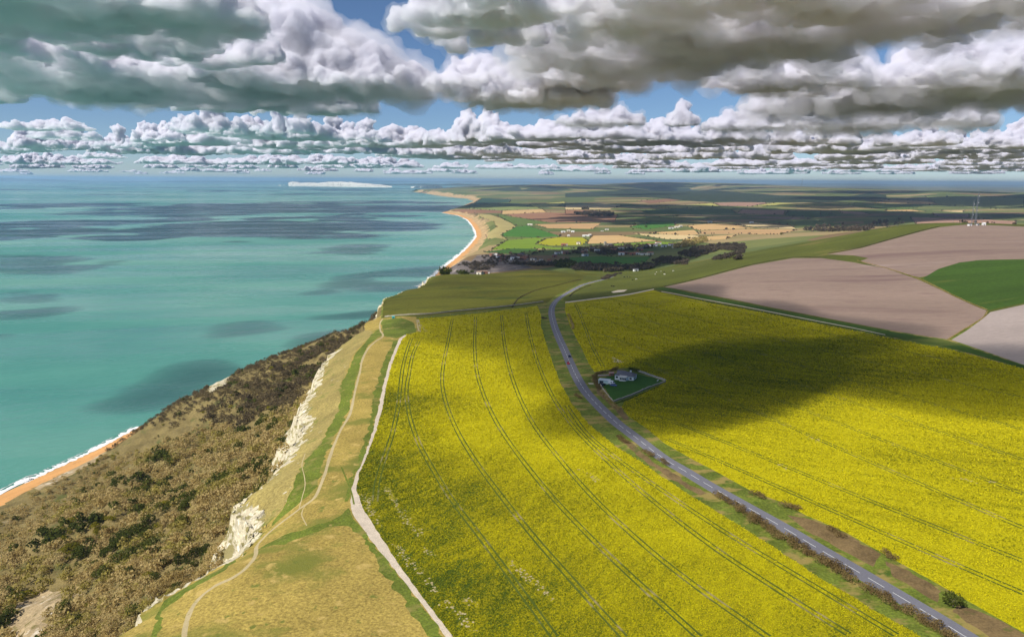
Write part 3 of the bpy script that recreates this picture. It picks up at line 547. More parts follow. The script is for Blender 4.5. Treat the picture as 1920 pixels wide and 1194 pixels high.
# ------------------------------------------------------------------ building blocks
class MB:
    def __init__(s): s.V = []; s.F = []
    def add(s, V, Fc):
        k = len(s.V); s.V += [tuple(map(float, v)) for v in V]; s.F += [tuple(i + k for i in f) for f in Fc]; return s
    def box(s, x0, y0, z0, x1, y1, z1):
        return s.add([(x0, y0, z0), (x1, y0, z0), (x1, y1, z0), (x0, y1, z0), (x0, y0, z1), (x1, y0, z1), (x1, y1, z1), (x0, y1, z1)], [(3, 2, 1, 0), (4, 5, 6, 7), (0, 1, 5, 4), (1, 2, 6, 5), (2, 3, 7, 6), (3, 0, 4, 7)])
    def gable(s, x0, y0, x1, y1, z, h, o=.3, hip=0.):
        """solid pitched roof, ridge along x"""
        ym = (y0 + y1) / 2; x0 -= o; x1 += o; y0 -= o; y1 += o
        return s.add([(x0, y0, z), (x1, y0, z), (x1, y1, z), (x0, y1, z), (x0 + hip, ym, z + h), (x1 - hip, ym, z + h)], [(3, 2, 1, 0), (0, 1, 5, 4), (2, 3, 4, 5), (1, 2, 5), (3, 0, 4)])
    def loft(s, secs):
        n = len(secs[0]); k = len(s.V)
        for q in secs: s.V += [tuple(map(float, v)) for v in q]
        for i in range(len(secs) - 1):
            for j in range(n): s.F.append((k + i * n + j, k + i * n + (j + 1) % n, k + (i + 1) * n + (j + 1) % n, k + (i + 1) * n + j))
        s.F.append(tuple(k + j for j in range(n))[::-1]); s.F.append(tuple(k + (len(secs) - 1) * n + j for j in range(n))); return s
    def tube(s, a, b, r0, r1=None, n=6):
        a = Vector(a); b = Vector(b); r1 = r0 if r1 is None else r1; d = (b - a).normalized(); u = d.orthogonal().normalized(); v = d.cross(u)
        return s.loft([[tuple(p + (u * math.cos(t) + v * math.sin(t)) * r) for t in [6.28318 * i / n for i in range(n)]] for p, r in ((a, r0), (b, r1))])
    def build(s, name, mat, parent=None, smooth=False): return mesh_obj(name, s.V, s.F, mat, parent, smooth)
def on(u, v):
    g = ground([(u, v)])[0]; return (g[0], g[1], float(height(g[0:1], g[1:2])[0]))
def hz(x, y): return float(height(np.array([x]), np.array([y]))[0])
def copytree(o, parent=None):
    c = o.copy(); col.objects.link(c); c.parent = parent
    for ch in o.children: copytree(ch, c)
    return c
white = plain('white_render', (.80, .79, .76), .7); slate = plain('grey_slate', (.16, .15, .16), .8); glass = plain('window_glass', (.02, .03, .04), .1, spec=.6)
cream = plain('cream_roof', (.66, .60, .50), .7); mint = plain('pale_mint', (.55, .70, .66), .6); brickm = plain('red_brick', (.34, .15, .10), .85); stone = soil('wall_stone', (.42, .37, .29), .2, 3, fine=.4, bmp=.6)
redroof = plain('red_tile', (.36, .15, .09), .85); brownroof = plain('brown_tile', (.22, .15, .11), .85); rubber = plain('tyre_rubber', (.015, .015, .015), .8); steel = plain('galvanised_steel', (.22, .23, .25), .5, .3); timber = plain('weathered_timber', (.20, .15, .10), .9)

# ------------------------------------------------------------------ road paint, wheel tracks, bare soil
ROAD = ZOBJ['road'][0]
seg = np.concatenate([[0], np.cumsum(np.hypot(*np.diff(ROADW, axis=0).T))]); paint = plain('road_paint', (.75, .75, .72), .7)
def road_at(s): return np.array([np.interp(s, seg, ROADW[:, 0]), np.interp(s, seg, ROADW[:, 1])])
k = 0
for s_ in np.arange(8, seg[-1] - 8, 9.0):
    P = np.array([road_at(s_ + q) for q in (0, 2, 4, 6)]); a = offset(P, .075); b = offset(P, -.075); L = np.concatenate([a, b]); z = height(L[:, 0], L[:, 1]) + .035
    mesh_obj('lane_dash', np.column_stack([L, z]), [(i, i + 4, i + 5, i + 1) for i in range(3)], paint, ROAD)
m, n, b = nodes('wheel_rut')
c = ramp(n, noise(n, 14, detail=4), [(.35, (.06, .085, .008)), (.56, (.085, .105, .012)), (.66, (.27, .22, .10))]); n.links.new(c, b.inputs['Base Color']); RUT = m
RTR = [[(1250,553),(1920,706)],[(1146,561),(1920,746)],[(1110,573),(1920,806)],[(1085,584),(1920,862)],[(1100,616),(1920,926)],[(1112,644),(1211,681),(1290,718),(1920,990)],[(1230,778),(1920,1052)],[(1250,822),(1920,1112)],[(1079,569),(1096,611),(1111,651),(1131,688)],[(1079,569),(1181,556),(1232,548)]]
TR2 = []
for q in RTR:
    g = ground(q); out = [g[0]]
    for a, b in zip(g[:-1], g[1:]):
        kk = max(2, int(np.hypot(*(b - a)) / 6)); out += [a + (b - a) * t for t in np.linspace(0, 1, kk + 1)[1:]]
    TR2.append(np.array(out))
def tracks(lines, parent, wob):
    for L in lines:
        V = []; Fq = []
        for side in (-1, 1):
            P = offset(L, side * .95); q = np.arange(len(P)); wd = .33 * (1 + .35 * fbm(q / 2., q * 0., 5)); a = offset(P, wd); b = offset(P, -wd); LL = np.concatenate([a, b]); k0 = sum(len(x) for x in V)
            V.append(np.column_stack([LL, height(LL[:, 0], LL[:, 1]) + .07])); n_p = len(P); Fq += [(k0 + i, k0 + i + n_p, k0 + i + n_p + 1, k0 + i + 1) for i in range(n_p - 1)]
        mesh_obj('wheel_track', np.concatenate(V), Fq, RUT, parent)
tracks(TRAMW, ZOBJ['rape_field'][0], 1); tracks(TR2, ZOBJ['rape_field'][1], 1)
STROKES = [[(722,912),(745,950),(768,982)],[(775,990),(790,1004)],[(682,925),(692,950),(712,985)],[(795,1030),(806,1042)],[(742,1020),(762,1045),(790,1075)],[(800,1085),(818,1108)],[(835,1128),(860,1150),(888,1184)],[(870,1120),(900,1140)],[(955,1050),(985,1082),(1035,1122)],[(780,600),(800,622)],[(1092,880),(1085,879)],[(1098,884),(1120,905)],[(1520,820),(1545,830)],[(1790,895),(1830,905)],[(1850,900),(1858,905)],[(1460,870),(1475,880)]]
sp_ = [ground(q) for q in STROKES]; soilm = soil('bare_chalk_soil', (.40, .33, .17), .15, 2, fine=.4, bmp=.3); BARE = []
bm_ = MB()
for L in sp_:
    ln = np.hypot(*(np.diff(L, axis=0).T)).sum(); d_ = np.concatenate([[0], np.cumsum(np.hypot(*np.diff(L, axis=0).T))])
    for j in range(max(3, int(ln / .45))):
        s_ = rnd.uniform(0, ln); x = np.interp(s_, d_, L[:, 0]) + rnd.gauss(0, .8); y = np.interp(s_, d_, L[:, 1]) + rnd.gauss(0, .8); r = rnd.uniform(.12, .5); a0 = rnd.uniform(0, 6)
        bm_.add([(x + math.cos(a0 + i * .9) * r * rnd.uniform(.4, 1.3), y + math.sin(a0 + i * .9) * r * rnd.uniform(.4, 1.3), hz(x, y) + .09 + j * .0005) for i in range(7)], [tuple(range(7))]); BARE.append((x, y))
tag(bm_.build('bare_soil', soilm), kind='stuff'); BARE = np.array(BARE)

# ------------------------------------------------------------------ flowering crop near enough to show its plants
def crop_mat():
    m, n, b = nodes('rape_plants'); at = add(n, 'ShaderNodeAttribute', attribute_name='flower')
    s = math_(n, 'ADD', at.outputs['Fac'], math_(n, 'MULTIPLY', math_(n, 'SUBTRACT', noise(n, .5, detail=2), .5), .5))
    n.links.new(ramp(n, s, [(.0, (.04, .07, .005)), (.30, (.11, .14, .005)), (.48, (.30, .275, .003)), (.75, (.485, .425, .003)), (1, (.61, .53, .008))]), b.inputs['Base Color']); return m
CROPM = crop_mat()
def crop_plants(poly, lines, count, rmax, rot, seed, amp=.38):
    r = np.random.default_rng(seed); N = count * 12
    rad = 170 * (rmax / 170) ** r.uniform(0, 1, N); ok0 = r.random(N) < np.clip((rmax - rad) / (rmax * .45), 0, 1); rad = rad[ok0]; N = len(rad); th = r.uniform(-.30, .66, N); x = rad * np.sin(th); y = rad * np.cos(th)      # log-even: bigger clumps farther out
    ok = inpoly(x, y, poly); x = x[ok]; y = y[ok]
    pxx = F * x / (y + 1e-6); ok = (pxx < 1150) & (pxx > -500); x = x[ok][:count]; y = y[ok][:count]
    for L in lines:
        near = (x > L[:, 0].min() - 3) & (x < L[:, 0].max() + 3) & (y > L[:, 1].min() - 3) & (y < L[:, 1].max() + 3); d = np.full(len(x), 9.)
        d[near] = pdist(x[near], y[near], L)[0]; ok = np.abs(d - .95) > .5; x = x[ok]; y = y[ok]
    if len(BARE):
        ok = np.ones(len(x), bool)
        for bx, by in BARE: ok &= (x - bx) ** 2 + (y - by) ** 2 > .5
        x = x[ok]; y = y[ok]
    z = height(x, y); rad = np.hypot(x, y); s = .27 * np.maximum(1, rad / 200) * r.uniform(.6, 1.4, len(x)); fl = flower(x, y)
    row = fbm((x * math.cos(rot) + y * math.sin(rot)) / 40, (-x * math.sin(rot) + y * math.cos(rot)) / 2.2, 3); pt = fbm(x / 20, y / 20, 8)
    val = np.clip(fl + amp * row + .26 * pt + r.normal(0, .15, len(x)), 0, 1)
    V = []; A = []
    for j in range(4):
        a = r.uniform(0, 6.28, len(x)); t = r.uniform(.2, 1.2, len(x)); cx = x + np.cos(a) * s * .5 * r.uniform(0, 1, len(x)); cy = y + np.sin(a) * s * .5; cz = z + s * r.uniform(.25, 1.0, len(x)) * (.55 + .5 * fl)
        u1 = np.stack([np.cos(a), np.sin(a), np.zeros(len(x))], 1); u2 = np.stack([-np.sin(a) * np.cos(t), np.cos(a) * np.cos(t), np.sin(t)], 1); c = np.stack([cx, cy, cz], 1); q = (s * .42)[:, None]
        V.append(np.stack([c - u1 * q - u2 * q * .6, c + u1 * q - u2 * q * .6, c + u2 * q], 1)); A.append(np.repeat(np.clip(val + (.12 if j > 1 else -.18), 0, 1), 3))
    V = np.stack(V, 1).reshape(-1, 3); A = np.stack([q.reshape(-1, 3) for q in A], 1).reshape(-1)
    o = mesh_obj('rape_plants', V, np.arange(len(V)).reshape(-1, 3), CROPM); o.data.attributes.new('flower', 'FLOAT', 'POINT').data.foreach_set('value', A.astype(np.float32)); return tag(o, kind='stuff')
zi = [i for i, z in enumerate(ZN) if z[0] == 'rape_field']
crop_plants(ZN[zi[0]][2], TRAMW, 140000, 820, 1.05, 1, .12); crop_plants(ZN[zi[1]][2], TR2, 110000, 820, -.62, 2)
print('crop', round(time.time() - T0, 1), flush=True)

# ------------------------------------------------------------------ shrubs and trees
def leafmat(name, stops, size=26, fine=1.6):
    m, n, b = nodes(name)
    f = math_(n, 'ADD', math_(n, 'MULTIPLY', noise(n, size, detail=3), .7), math_(n, 'MULTIPLY', noise(n, fine, detail=2, w=4), .3))
    rc = ramp(n, f, stops); n.links.new(rc, b.inputs['Base Color']); b.inputs['Specular IOR Level'].default_value = .08; tl = add(n, 'ShaderNodeBsdfTranslucent'); n.links.new(rc, tl.inputs[0]); mx = add(n, 'ShaderNodeMixShader'); mx.inputs[0].default_value = .42; n.links.new(b.outputs[0], mx.inputs[1]); n.links.new(tl.outputs[0], mx.inputs[2]); n.links.new(mx.outputs[0], [q for q in n.nodes if q.type == 'OUTPUT_MATERIAL'][0].inputs['Surface']); MATS[name] = m; return m
TWIG = leafmat('bare_twigs', [(.33, (.32, .22, .08)), (.43, (.46, .345, .125)), (.50, (.54, .41, .19)), (.56, (.32, .265, .06)), (.62, (.41, .34, .08)), (.70, (.52, .40, .21))])
EVER = leafmat('evergreen_leaves', [(.35, (.04, .05, .010)), (.55, (.09, .105, .018)), (.7, (.15, .15, .03))])
GORSE = leafmat('gorse_leaves', [(.35, (.15, .14, .015)), (.55, (.26, .23, .012)), (.7, (.20, .20, .03))])
BRWN = leafmat('hedge_twigs', [(.33, (.13, .085, .035)), (.48, (.24, .165, .065)), (.6, (.30, .22, .09)), (.7, (.20, .16, .045))], 5, .8)
PLUM = leafmat('winter_wood', [(.33, (.06, .05, .035)), (.5, (.12, .095, .07)), (.68, (.18, .14, .095))], 30, 4)
SHADE_TWIG = leafmat('shade_toned_twigs', [(.33, (.09, .07, .04)), (.5, (.16, .12, .065)), (.68, (.22, .17, .075))], 22, 2)  # bare twigs again, with the shade over the far undercliff put into the colour
BARK = plain('tree_bark', (.13, .10, .075), .9)
def crown_arr(seed, nq, leaf, flat=1.0, spread=1.0):
    r = np.random.default_rng(seed); lob = r.normal(0, 1, (9, 3)); lob[:, 2] = np.abs(lob[:, 2]) * .7; lob /= np.linalg.norm(lob, axis=1)[:, None]
    d = r.normal(0, 1, (nq, 3)); d[:, 2] = np.abs(d[:, 2]) * 1.1 - .25; d /= np.linalg.norm(d, axis=1)[:, None]
    f = .62 + .42 * np.max(np.clip(d @ lob.T, 0, 1) ** 5, 1) + r.normal(0, .05, nq); q = np.where(r.random(nq) < .25, r.uniform(.5, .85, nq), r.uniform(.88, 1.04, nq))
    c = d * (f * q)[:, None] * np.array([spread, spread, flat]); c[:, 2] += .45 * flat
    nrm = d + r.normal(0, .75, (nq, 3)); nrm /= np.linalg.norm(nrm, axis=1)[:, None]; u = np.cross(nrm, r.normal(0, 1, (nq, 3))); u /= np.linalg.norm(u, axis=1)[:, None]; v = np.cross(nrm, u); s = leaf * r.uniform(.6, 1.4, (nq, 1))
    V = np.stack([c - u * s - v * s * .55, c + u * s - v * s * .55, c + u * s * .5 + v * s * .8, c - u * s * .5 + v * s * .7], 1).reshape(-1, 3)
    return V, np.arange(nq * 4).reshape(-1, 4)
def trunk_mb(seed):
    r = random.Random(seed); t = MB(); t.tube((0, 0, -.35), (.03, .02, .45), .07, .05, 6)
    for i in range(5):
        a = i * 1.26 + r.uniform(-.4, .4); t.tube((.02, .01, r.uniform(.15, .4)), (math.cos(a) * .5, math.sin(a) * .5, r.uniform(.6, .95)), .035, .012, 5)
    return t
def mesh_only(o): me = o.data; bpy.data.objects.remove(o); return me
KINDS_ = {}
for kn, mt, nq, leaf, flat in (('bare_tree', TWIG, 330, .075, .95), ('evergreen_tree', EVER, 280, .095, 1.0), ('gorse_bush', GORSE, 200, .10, .7)):
    var = []
    for s_ in range(5):
        V, Q = crown_arr(s_ * 7 + nq, nq, leaf, flat); V2_, Q2 = crown_arr(s_ * 7 + nq + 3, nq // 5, leaf * 2.0, flat); var.append((mesh_only(mesh_obj(kn + '_crown', V, Q, mt)), mesh_only(trunk_mb(s_).build(kn + '_trunk', BARK)), V2_, Q2))
    KINDS_[kn] = (var, mt)
def mass(name, items, kn=None, mat=None, label=None, arrs=None):
    """many plants joined into one body of growth; items: x, y, z, radius, height factor, turn"""
    if not len(items): return
    items = np.asarray(items, float); vi = np.arange(len(items)) % 5; VV = []; FF = []; k = 0
    for v in range(5):
        it = items[vi == v]
        if not len(it): continue
        V, Q = (KINDS_[kn][0][v][2], KINDS_[kn][0][v][3]) if arrs is None else arrs[v]
        c = np.cos(it[:, 5])[:, None]; s = np.sin(it[:, 5])[:, None]; X = (V[:, 0] * c - V[:, 1] * s) * it[:, 3:4] + it[:, 0:1]; Y = (V[:, 0] * s + V[:, 1] * c) * it[:, 3:4] + it[:, 1:2]; Z = V[:, 2] * it[:, 3:4] * it[:, 4:5] + it[:, 2:3]
        VV.append(np.stack([X, Y, Z], 2).reshape(-1, 3)); FF.append((Q[None] + (np.arange(len(it)) * len(V))[:, None, None]).reshape(-1, 4) + k); k += len(it) * len(V)
    return tag(mesh_obj(name, np.concatenate(VV), np.concatenate(FF), mat or KINDS_[kn][1]), label, kind='stuff')
def plant(kn, x, y, z, r, hf, rot, label, group, cat, v=0):
    e = empty(kn, (x, y, z), rot); e.scale = (r, r, r * hf); tag(e, label, cat, group); me, tm, _, _ = KINDS_[kn][0][v]
    o = link(bpy.data.objects.new('crown', me), e); t = link(bpy.data.objects.new('trunk', tm), e); return e
# the wooded undercliff
N = 19000
x = R_.uniform(-470, -60, N); y = R_.uniform(150, 1220, N); ok = inpoly(x, y, UNDER); x = x[ok]; y = y[ok]
dC2, _ = pdist(x, y, C); dS2, _ = pdist(x, y, S); z = height(x, y)
ok = (dC2 > 9) & (dS2 > 24) & (z > 5); x = x[ok]; y = y[ok]; z = z[ok]; dS2 = dS2[ok]; dC2 = dC2[ok]
slipn = fbm(x / 38, y / 70, 51); ok = ~((slipn > .42) & (dS2 < 200)) & ~np.any([inpoly(x, y, P_) for P_ in SLIPW], 0); x = x[ok]; y = y[ok]; z = z[ok]; dS2 = dS2[ok]
ev = ground([(490,790),(520,772),(465,810),(500,810),(330,925),(350,935),(275,960),(235,1012),(225,1018),(265,1000),(390,1050),(345,1060),(540,718),(560,700),(440,720),(165,985),(100,1015),(75,1015),(270,1035),(300,860),(330,815),(20,1160),(60,1140),(320,1075),(150,1050),(385,1040),(30,1165),(260,905),(415,905),(470,880),(220,885)])
gs = ground([(120,990),(110,1000),(135,1000),(140,1010),(190,990),(195,985),(135,1035),(45,1120),(310,950),(320,945),(235,870),(180,870),(210,860),(60,1080)])
de = np.min(np.hypot(x[:, None] - ev[:, 0], y[:, None] - ev[:, 1]), 1); dg = np.min(np.hypot(x[:, None] - gs[:, 0], y[:, None] - gs[:, 1]), 1)
vn = fbm(x / 30, y / 30, 61); kd = np.where((de < 9) | ((vn > .42) & (R_.random(len(x)) < .6)) | (R_.random(len(x)) < .05), 1, np.where((dg < 8) | (R_.random(len(x)) < .03), 2, 0))
rad = R_.uniform(1.15, 2.15, len(x)) ** 1.75 * np.where(dS2 < 120, .8, 1.2) * np.where(kd == 2, .75, 1)
order = np.argsort(np.hypot(x, y)); items = {0: [], 1: [], 2: []}; cnt = {0: 0, 1: 0, 2: 0}
lab = {0: ('bare_tree', 'leafless brown scrub tree among its like on the undercliff slope', 'leafless scrub trees on the undercliff', 'tree'), 1: ('evergreen_tree', 'dark evergreen tree among leafless scrub on the undercliff slope', 'evergreen trees on the undercliff', 'tree'), 2: ('gorse_bush', 'yellow green gorse bush among brown scrub on the undercliff', 'gorse bushes on the undercliff', 'bush')}
for i in order:
    k = int(kd[i]); it = (x[i], y[i], z[i] + .2 * rad[i], rad[i], rnd.uniform(.75, 1.25), rnd.uniform(0, 6.28)); u_ = 960 + F * x[i] / (y[i] * .98)
    vis = u_ > -10 and y[i] < 900
    if vis and cnt[k] < (300, 170, 90)[k]: cnt[k] += 1; plant(lab[k][0], *it, lab[k][1], lab[k][2], lab[k][3], v=cnt[k] % 5)
    else: items[k].append(it)
items[0] = np.array(items[0]); far_ = items[0][:, 1] > 660 + 60 * fbm(items[0][:, 0] / 60, items[0][:, 1] / 60, 5); mass('shade_toned_scrub', items[0][far_], 'bare_tree', mat=SHADE_TWIG); items[0] = items[0][~far_]  # far end of the scrub takes the twig colour with painted-in shade
for k in range(3): mass('scrub_wood' if k == 0 else 'evergreen_scrub' if k == 1 else 'gorse_scrub', items[k], lab[k][0])
print('scrub', len(x), cnt, round(time.time() - T0, 1), flush=True)
# hedges and single bushes by the road: a belt of small crowns grown together
def hedge(P, wd, hgt, label, mat=BRWN, name='hedge', cat='hedge', dens=1.0, group=None):
    L = spline(ground(P), 8); d_ = np.concatenate([[0], np.cumsum(np.hypot(*np.diff(L, axis=0).T))]); VV = []; FF = []; k = 0; s_ = 0
    while s_ < d_[-1] + .01:
        x = np.interp(s_, d_, L[:, 0]) + rnd.uniform(-.4, .4) * wd; y = np.interp(s_, d_, L[:, 1]) + rnd.uniform(-.4, .4) * wd; r = rnd.uniform(.5, .85) * hgt; V, Q = crown_arr(rnd.randrange(9999), 170, .085, .85); V = V * r + np.array([x, y, hz(x, y) + .1 * r]); VV.append(V); FF.append(Q + k); k += len(V); s_ += r * .75 / dens / max(1, wd / 2.6)
    c = VV[0].mean(0); V = np.concatenate(VV); o = mesh_obj(name, V, np.concatenate(FF), mat); return tag(o, label, cat, group)
hedge([(1344,929),(1362,940),(1385,955)], 2.2, 2.2, 'ragged brown hedge end with a gap on the field side of the road')
hedge([(1390,958),(1425,985),(1470,1010),(1510,1035),(1555,1060),(1600,1088)], 4.0, 2.6, 'long brown hedge between the road and the left rape field')
hedge([(1630,1106),(1665,1128),(1710,1153),(1755,1178),(1800,1210)], 4.0, 2.2, 'brown hedge at the bottom edge beside the lower road')
hedge([(1205,847),(1218,853),(1225,858)], 2.4, 1.9, 'tawny bush pair at the top of the brown roadside bank')
hedge([(1158,818),(1170,828),(1180,832)], 3, 1.5, 'low tawny bush on the bank above the bend of the road')
hedge([(1237,862),(1243,866),(1252,872)], 2.4, 1.6, 'small brown bush below the tawny pair by the road')
hedge([(1412,928),(1424,932),(1436,934)], 2.4, 2.2, 'dark brown bush on the far verge opposite the hedge gap')
hedge([(1470,950),(1485,952),(1500,958)], 3.2, 2.6, 'rounded brown bush at the top of the bracken strip')
hedge([(1560,992),(1570,1000),(1578,1008)], 3, 2.0, 'scrubby brown bush halfway along the bracken strip')
hedge([(1655,1038),(1668,1044),(1680,1050)], 3, 1.9, 'brown scrub between the two bracken strips')
hedge([(1016,597),(1020,598),(1025,598)], 1.5, 2.2, 'dark bush on the verge at the near side of the road bend', PLUM)
hedge([(1066,590),(1071,603),(1075,618)], 2, 1.5, 'dull brown bush strip on the far verge of the road bend', TWIG)
hedge([(1078,741),(1084,744),(1090,748)], 2, 1.3, 'low pale bush on the verge left of the road by the bungalow')
hedge([(1113,706),(1116,712),(1118,722),(1124,730)], 2.2, 2.0, 'brown hedge along the road side of the bungalow garden')
hedge([(1118,704),(1130,699),(1145,696),(1158,692)], 2.2, 2.0, 'brown hedge behind the garages of the bungalow')
hedge([(1180,694),(1190,695),(1196,697)], 2.0, 2.2, 'dark green hedge behind the bungalow', EVER)
hedge([(1128,733),(1140,747),(1150,760),(1160,768)], 2.4, 1.4, 'brown bramble hedge along the lower garden wall', TWIG)
hedge([(1130,524),(1140,520),(1150,518),(1165,513)], 6, 3.6, 'dark thicket where the road drops out of sight', PLUM)
bx, by, bz = on(1787, 1136); plant('evergreen_tree', bx, by, bz + .4, 2.9, .95, .3, 'dark rounded evergreen bush alone beside the lower road', None, 'bush', 2)
# hedge banks and walls across the land
def wall(P, th, hgt, label, mat=stone, name='stone_wall', step=6, cat='wall'):
    L = spline(ground(P), step); a = offset(L, th / 2); b = offset(L, -th / 2); za = height(a[:, 0], a[:, 1]); zb = height(b[:, 0], b[:, 1]); n_p = len(L); j = hgt + .08 * np.random.default_rng(4).normal(size=n_p)
    V = np.concatenate([np.column_stack([a, za - .4]), np.column_stack([a, za + j]), np.column_stack([b, zb + j]), np.column_stack([b, zb - .4])]); Fq = []
    for i in range(n_p - 1):
        for q in range(3): Fq.append((q * n_p + i, q * n_p + i + 1, (q + 1) * n_p + i + 1, (q + 1) * n_p + i))
    Fq += [(0, n_p, 2 * n_p, 3 * n_p), (n_p - 1, 4 * n_p - 1, 3 * n_p - 1, 2 * n_p - 1)]; return tag(mesh_obj(name, V, Fq, mat), label, cat)
wall([(722,594),(740,592),(800,589),(860,583),(920,577.5),(980,571),(1018,566)], 1.5, 1.0, 'long pale stone wall between rape field and dark grass field')
wall([(1149,754),(1139,742),(1129,729),(1126,722)], .6, 1.0, 'pale stone garden wall facing the road below the bungalow')
wall([(1150,754),(1175,745),(1200,735),(1206,731)], .6, 1.0, 'stone garden wall along the near edge of the lawn')
wall([(1207,731),(1230,722),(1248,716)], .6, .8, 'low stone wall at the pointed corner of the garden')
wall([(1248,714),(1225,706),(1205,699),(1196,696)], 1.0, .9, 'stone wall behind the lawn on the crop side')
wall([(1152,757),(1180,747),(1210,735),(1236,724)], 1.2, .7, 'grassy bank outside the near garden wall', MATS['verge'], 'grass_bank', cat='bank')
hedge([(1245,537.5),(1316,521),(1412,496),(1487,483),(1540,483)], .8, 1.1, 'thin dark hedge between pasture and the lower ploughed field', PLUM, dens=.6)
hedge([(1552,476),(1616,464),(1691,443),(1762,425)], .8, 1.3, 'thin dark hedge between pasture and the upper ploughed field', PLUM, dens=.6)
hedge([(1608,489),(1654,501),(1719,522),(1767,544),(1850,581)], .7, .9, 'thin brown hedge between the two ploughed fields and the green field', TWIG, dens=.6)
hedge([(1852,584),(1842,597),(1804,620),(1778,637)], .6, .8, 'thin brown hedge between pink and pale ploughed fields', TWIG, dens=.6)
hedge([(960,577),(970,562),(985,553),(1010,543),(1050,534),(1090,524)], .8, 1.0, 'curved dark hedge line across the grass field', PLUM, dens=.6)
hedge([(1068,556),(1076,548),(1090,541),(1108,535)], .9, 1.0, 'dark hedge on the outer side of the road bend', PLUM, dens=.6)
# woods in the vale and on the hill flank
wv = [crown_arr(900 + i, 34, .30, 1.0) for i in range(5)]
def wood(P, n, rmin, rmax, label=None, mat=PLUM, name='woodland'):
    G = ground(P); lo = G.min(0); hi = G.max(0); x = R_.uniform(lo[0], hi[0], n * 6); y = R_.uniform(lo[1], hi[1], n * 6); ok = inpoly(x, y, G); x = x[ok][:n]; y = y[ok][:n]; z = height(x, y); r = R_.uniform(rmin, rmax, len(x))
    return mass(name, np.column_stack([x, y, z + .2 * r, r, R_.uniform(.8, 1.3, len(x)), R_.uniform(0, 6.28, len(x))]), mat=mat, arrs=wv)
w5 = lambda P: crop(P, 1040, 440, 4.8); w6 = lambda P: crop(P, 800, 440, 6)
wood(w5([(150,322),(200,272),(380,278),(500,292),(700,292),(860,272),(960,278),(830,315),(600,330),(470,340),(430,328)]), 420, 3.5, 6)
wood(w5([(2,300),(5,255),(110,245),(200,268),(180,303)]), 150, 3.5, 6, mat=EVER)
wood(w5([(880,238),(980,207),(1100,212),(1200,240),(1190,272),(1050,268),(900,258)]), 260, 3, 5)
wood(w5([(1100,185),(1250,122),(1500,92),(1700,97),(1720,128),(1600,150),(1480,140),(1400,170),(1280,212),(1150,200)]), 620, 3, 5)
wood(w5([(1410,228),(1540,190),(1700,142),(1710,163),(1580,215),(1480,238)]), 200, 2.5, 4.5)
wood(w5([(1620,230),(1670,215),(1665,228)]), 14, 3, 5)
wood(w5([(120,182),(200,132),(330,112),(480,110),(640,102),(800,98),(900,112),(880,128),(700,148),(600,188),(380,188),(300,155),(220,178)]), 260, 3.5, 6)
wood(w6([(165,478),(230,415),(260,445),(250,470)]), 60, 4, 7, mat=EVER)
wood(w6([(345,432),(440,432),(520,425),(430,448)]), 40, 4, 6, mat=EVER)
wood(w6([(600,262),(760,230),(1150,226),(1300,175),(1335,172),(1320,208),(1150,240),(1080,300),(900,330),(700,300)]), 110, 3, 5)
wood(w6([(840,330),(1100,345),(1300,355),(1470,360),(1470,325),(1300,335),(1150,330)]), 130, 3, 5.5)
wood(w6([(250,400),(500,330),(700,300),(830,340),(700,400),(560,420)]), 120, 3, 5)
wood([(1500,433),(1540,425),(1600,428),(1640,418),(1690,412),(1700,420),(1640,428),(1600,436)], 160, 6, 10)
wood([(1255,468),(1290,455),(1320,448),(1335,452),(1300,462)], 90, 5, 8, mat=TWIG)
wood([(1740,424),(1700,418),(1660,421),(1690,428)], 60, 3, 5)
wood(c3([(1560,325),(1700,315),(1870,318),(1880,345),(1700,345)]), 160, 8, 13)
wood(c4([(120,292),(170,284),(175,292)]), 20, 8, 12)
# hedgerows round the far fields
its = []
for n_, m_, P in ZN:
    if n_ != 'field' or m_ in ('woods', 'slip_clay'): continue
    q = resample(P)
    for a, b in zip(q, np.roll(q, -1, 0)):
        L_ = np.hypot(*(b - a)); r_ = np.hypot(*a)
        for _ in range(int(min(3, L_ / (.006 * r_)) + 1)):
            if rnd.random() < .5:
                t = rnd.random(); g = a + (b - a) * t; its.append((g[0], g[1], 0, rnd.uniform(1.6, 3.2) * (1 if rnd.random() < .9 else 2) * max(1, r_ / 4500), rnd.uniform(.8, 1.2), rnd.uniform(0, 6)))
its = np.array(its); its[:, 2] = height(its[:, 0], its[:, 1]); mass('hedgerow', its, mat=PLUM, arrs=[crown_arr(950 + i, 14, .42, .9) for i in range(5)])
for j, (u, v, lb) in enumerate(((1190,422,'round dark tree alone in the green field beyond the valley'),(1211,427,'second dark tree alone near the farm in the valley'),(1187,431,'small dark tree below the round tree in the valley'),(1215,444,'small bushy tree at the edge of the cream field'),(1465,441,'dark tree beside the end of the tan fields'))):
    gx_, gy_, gz_ = on(u, v); plant('evergreen_tree', gx_, gy_, gz_ + 1, (9, 8, 5, 5, 6)[j], 1, j, lb, None, 'tree', j)

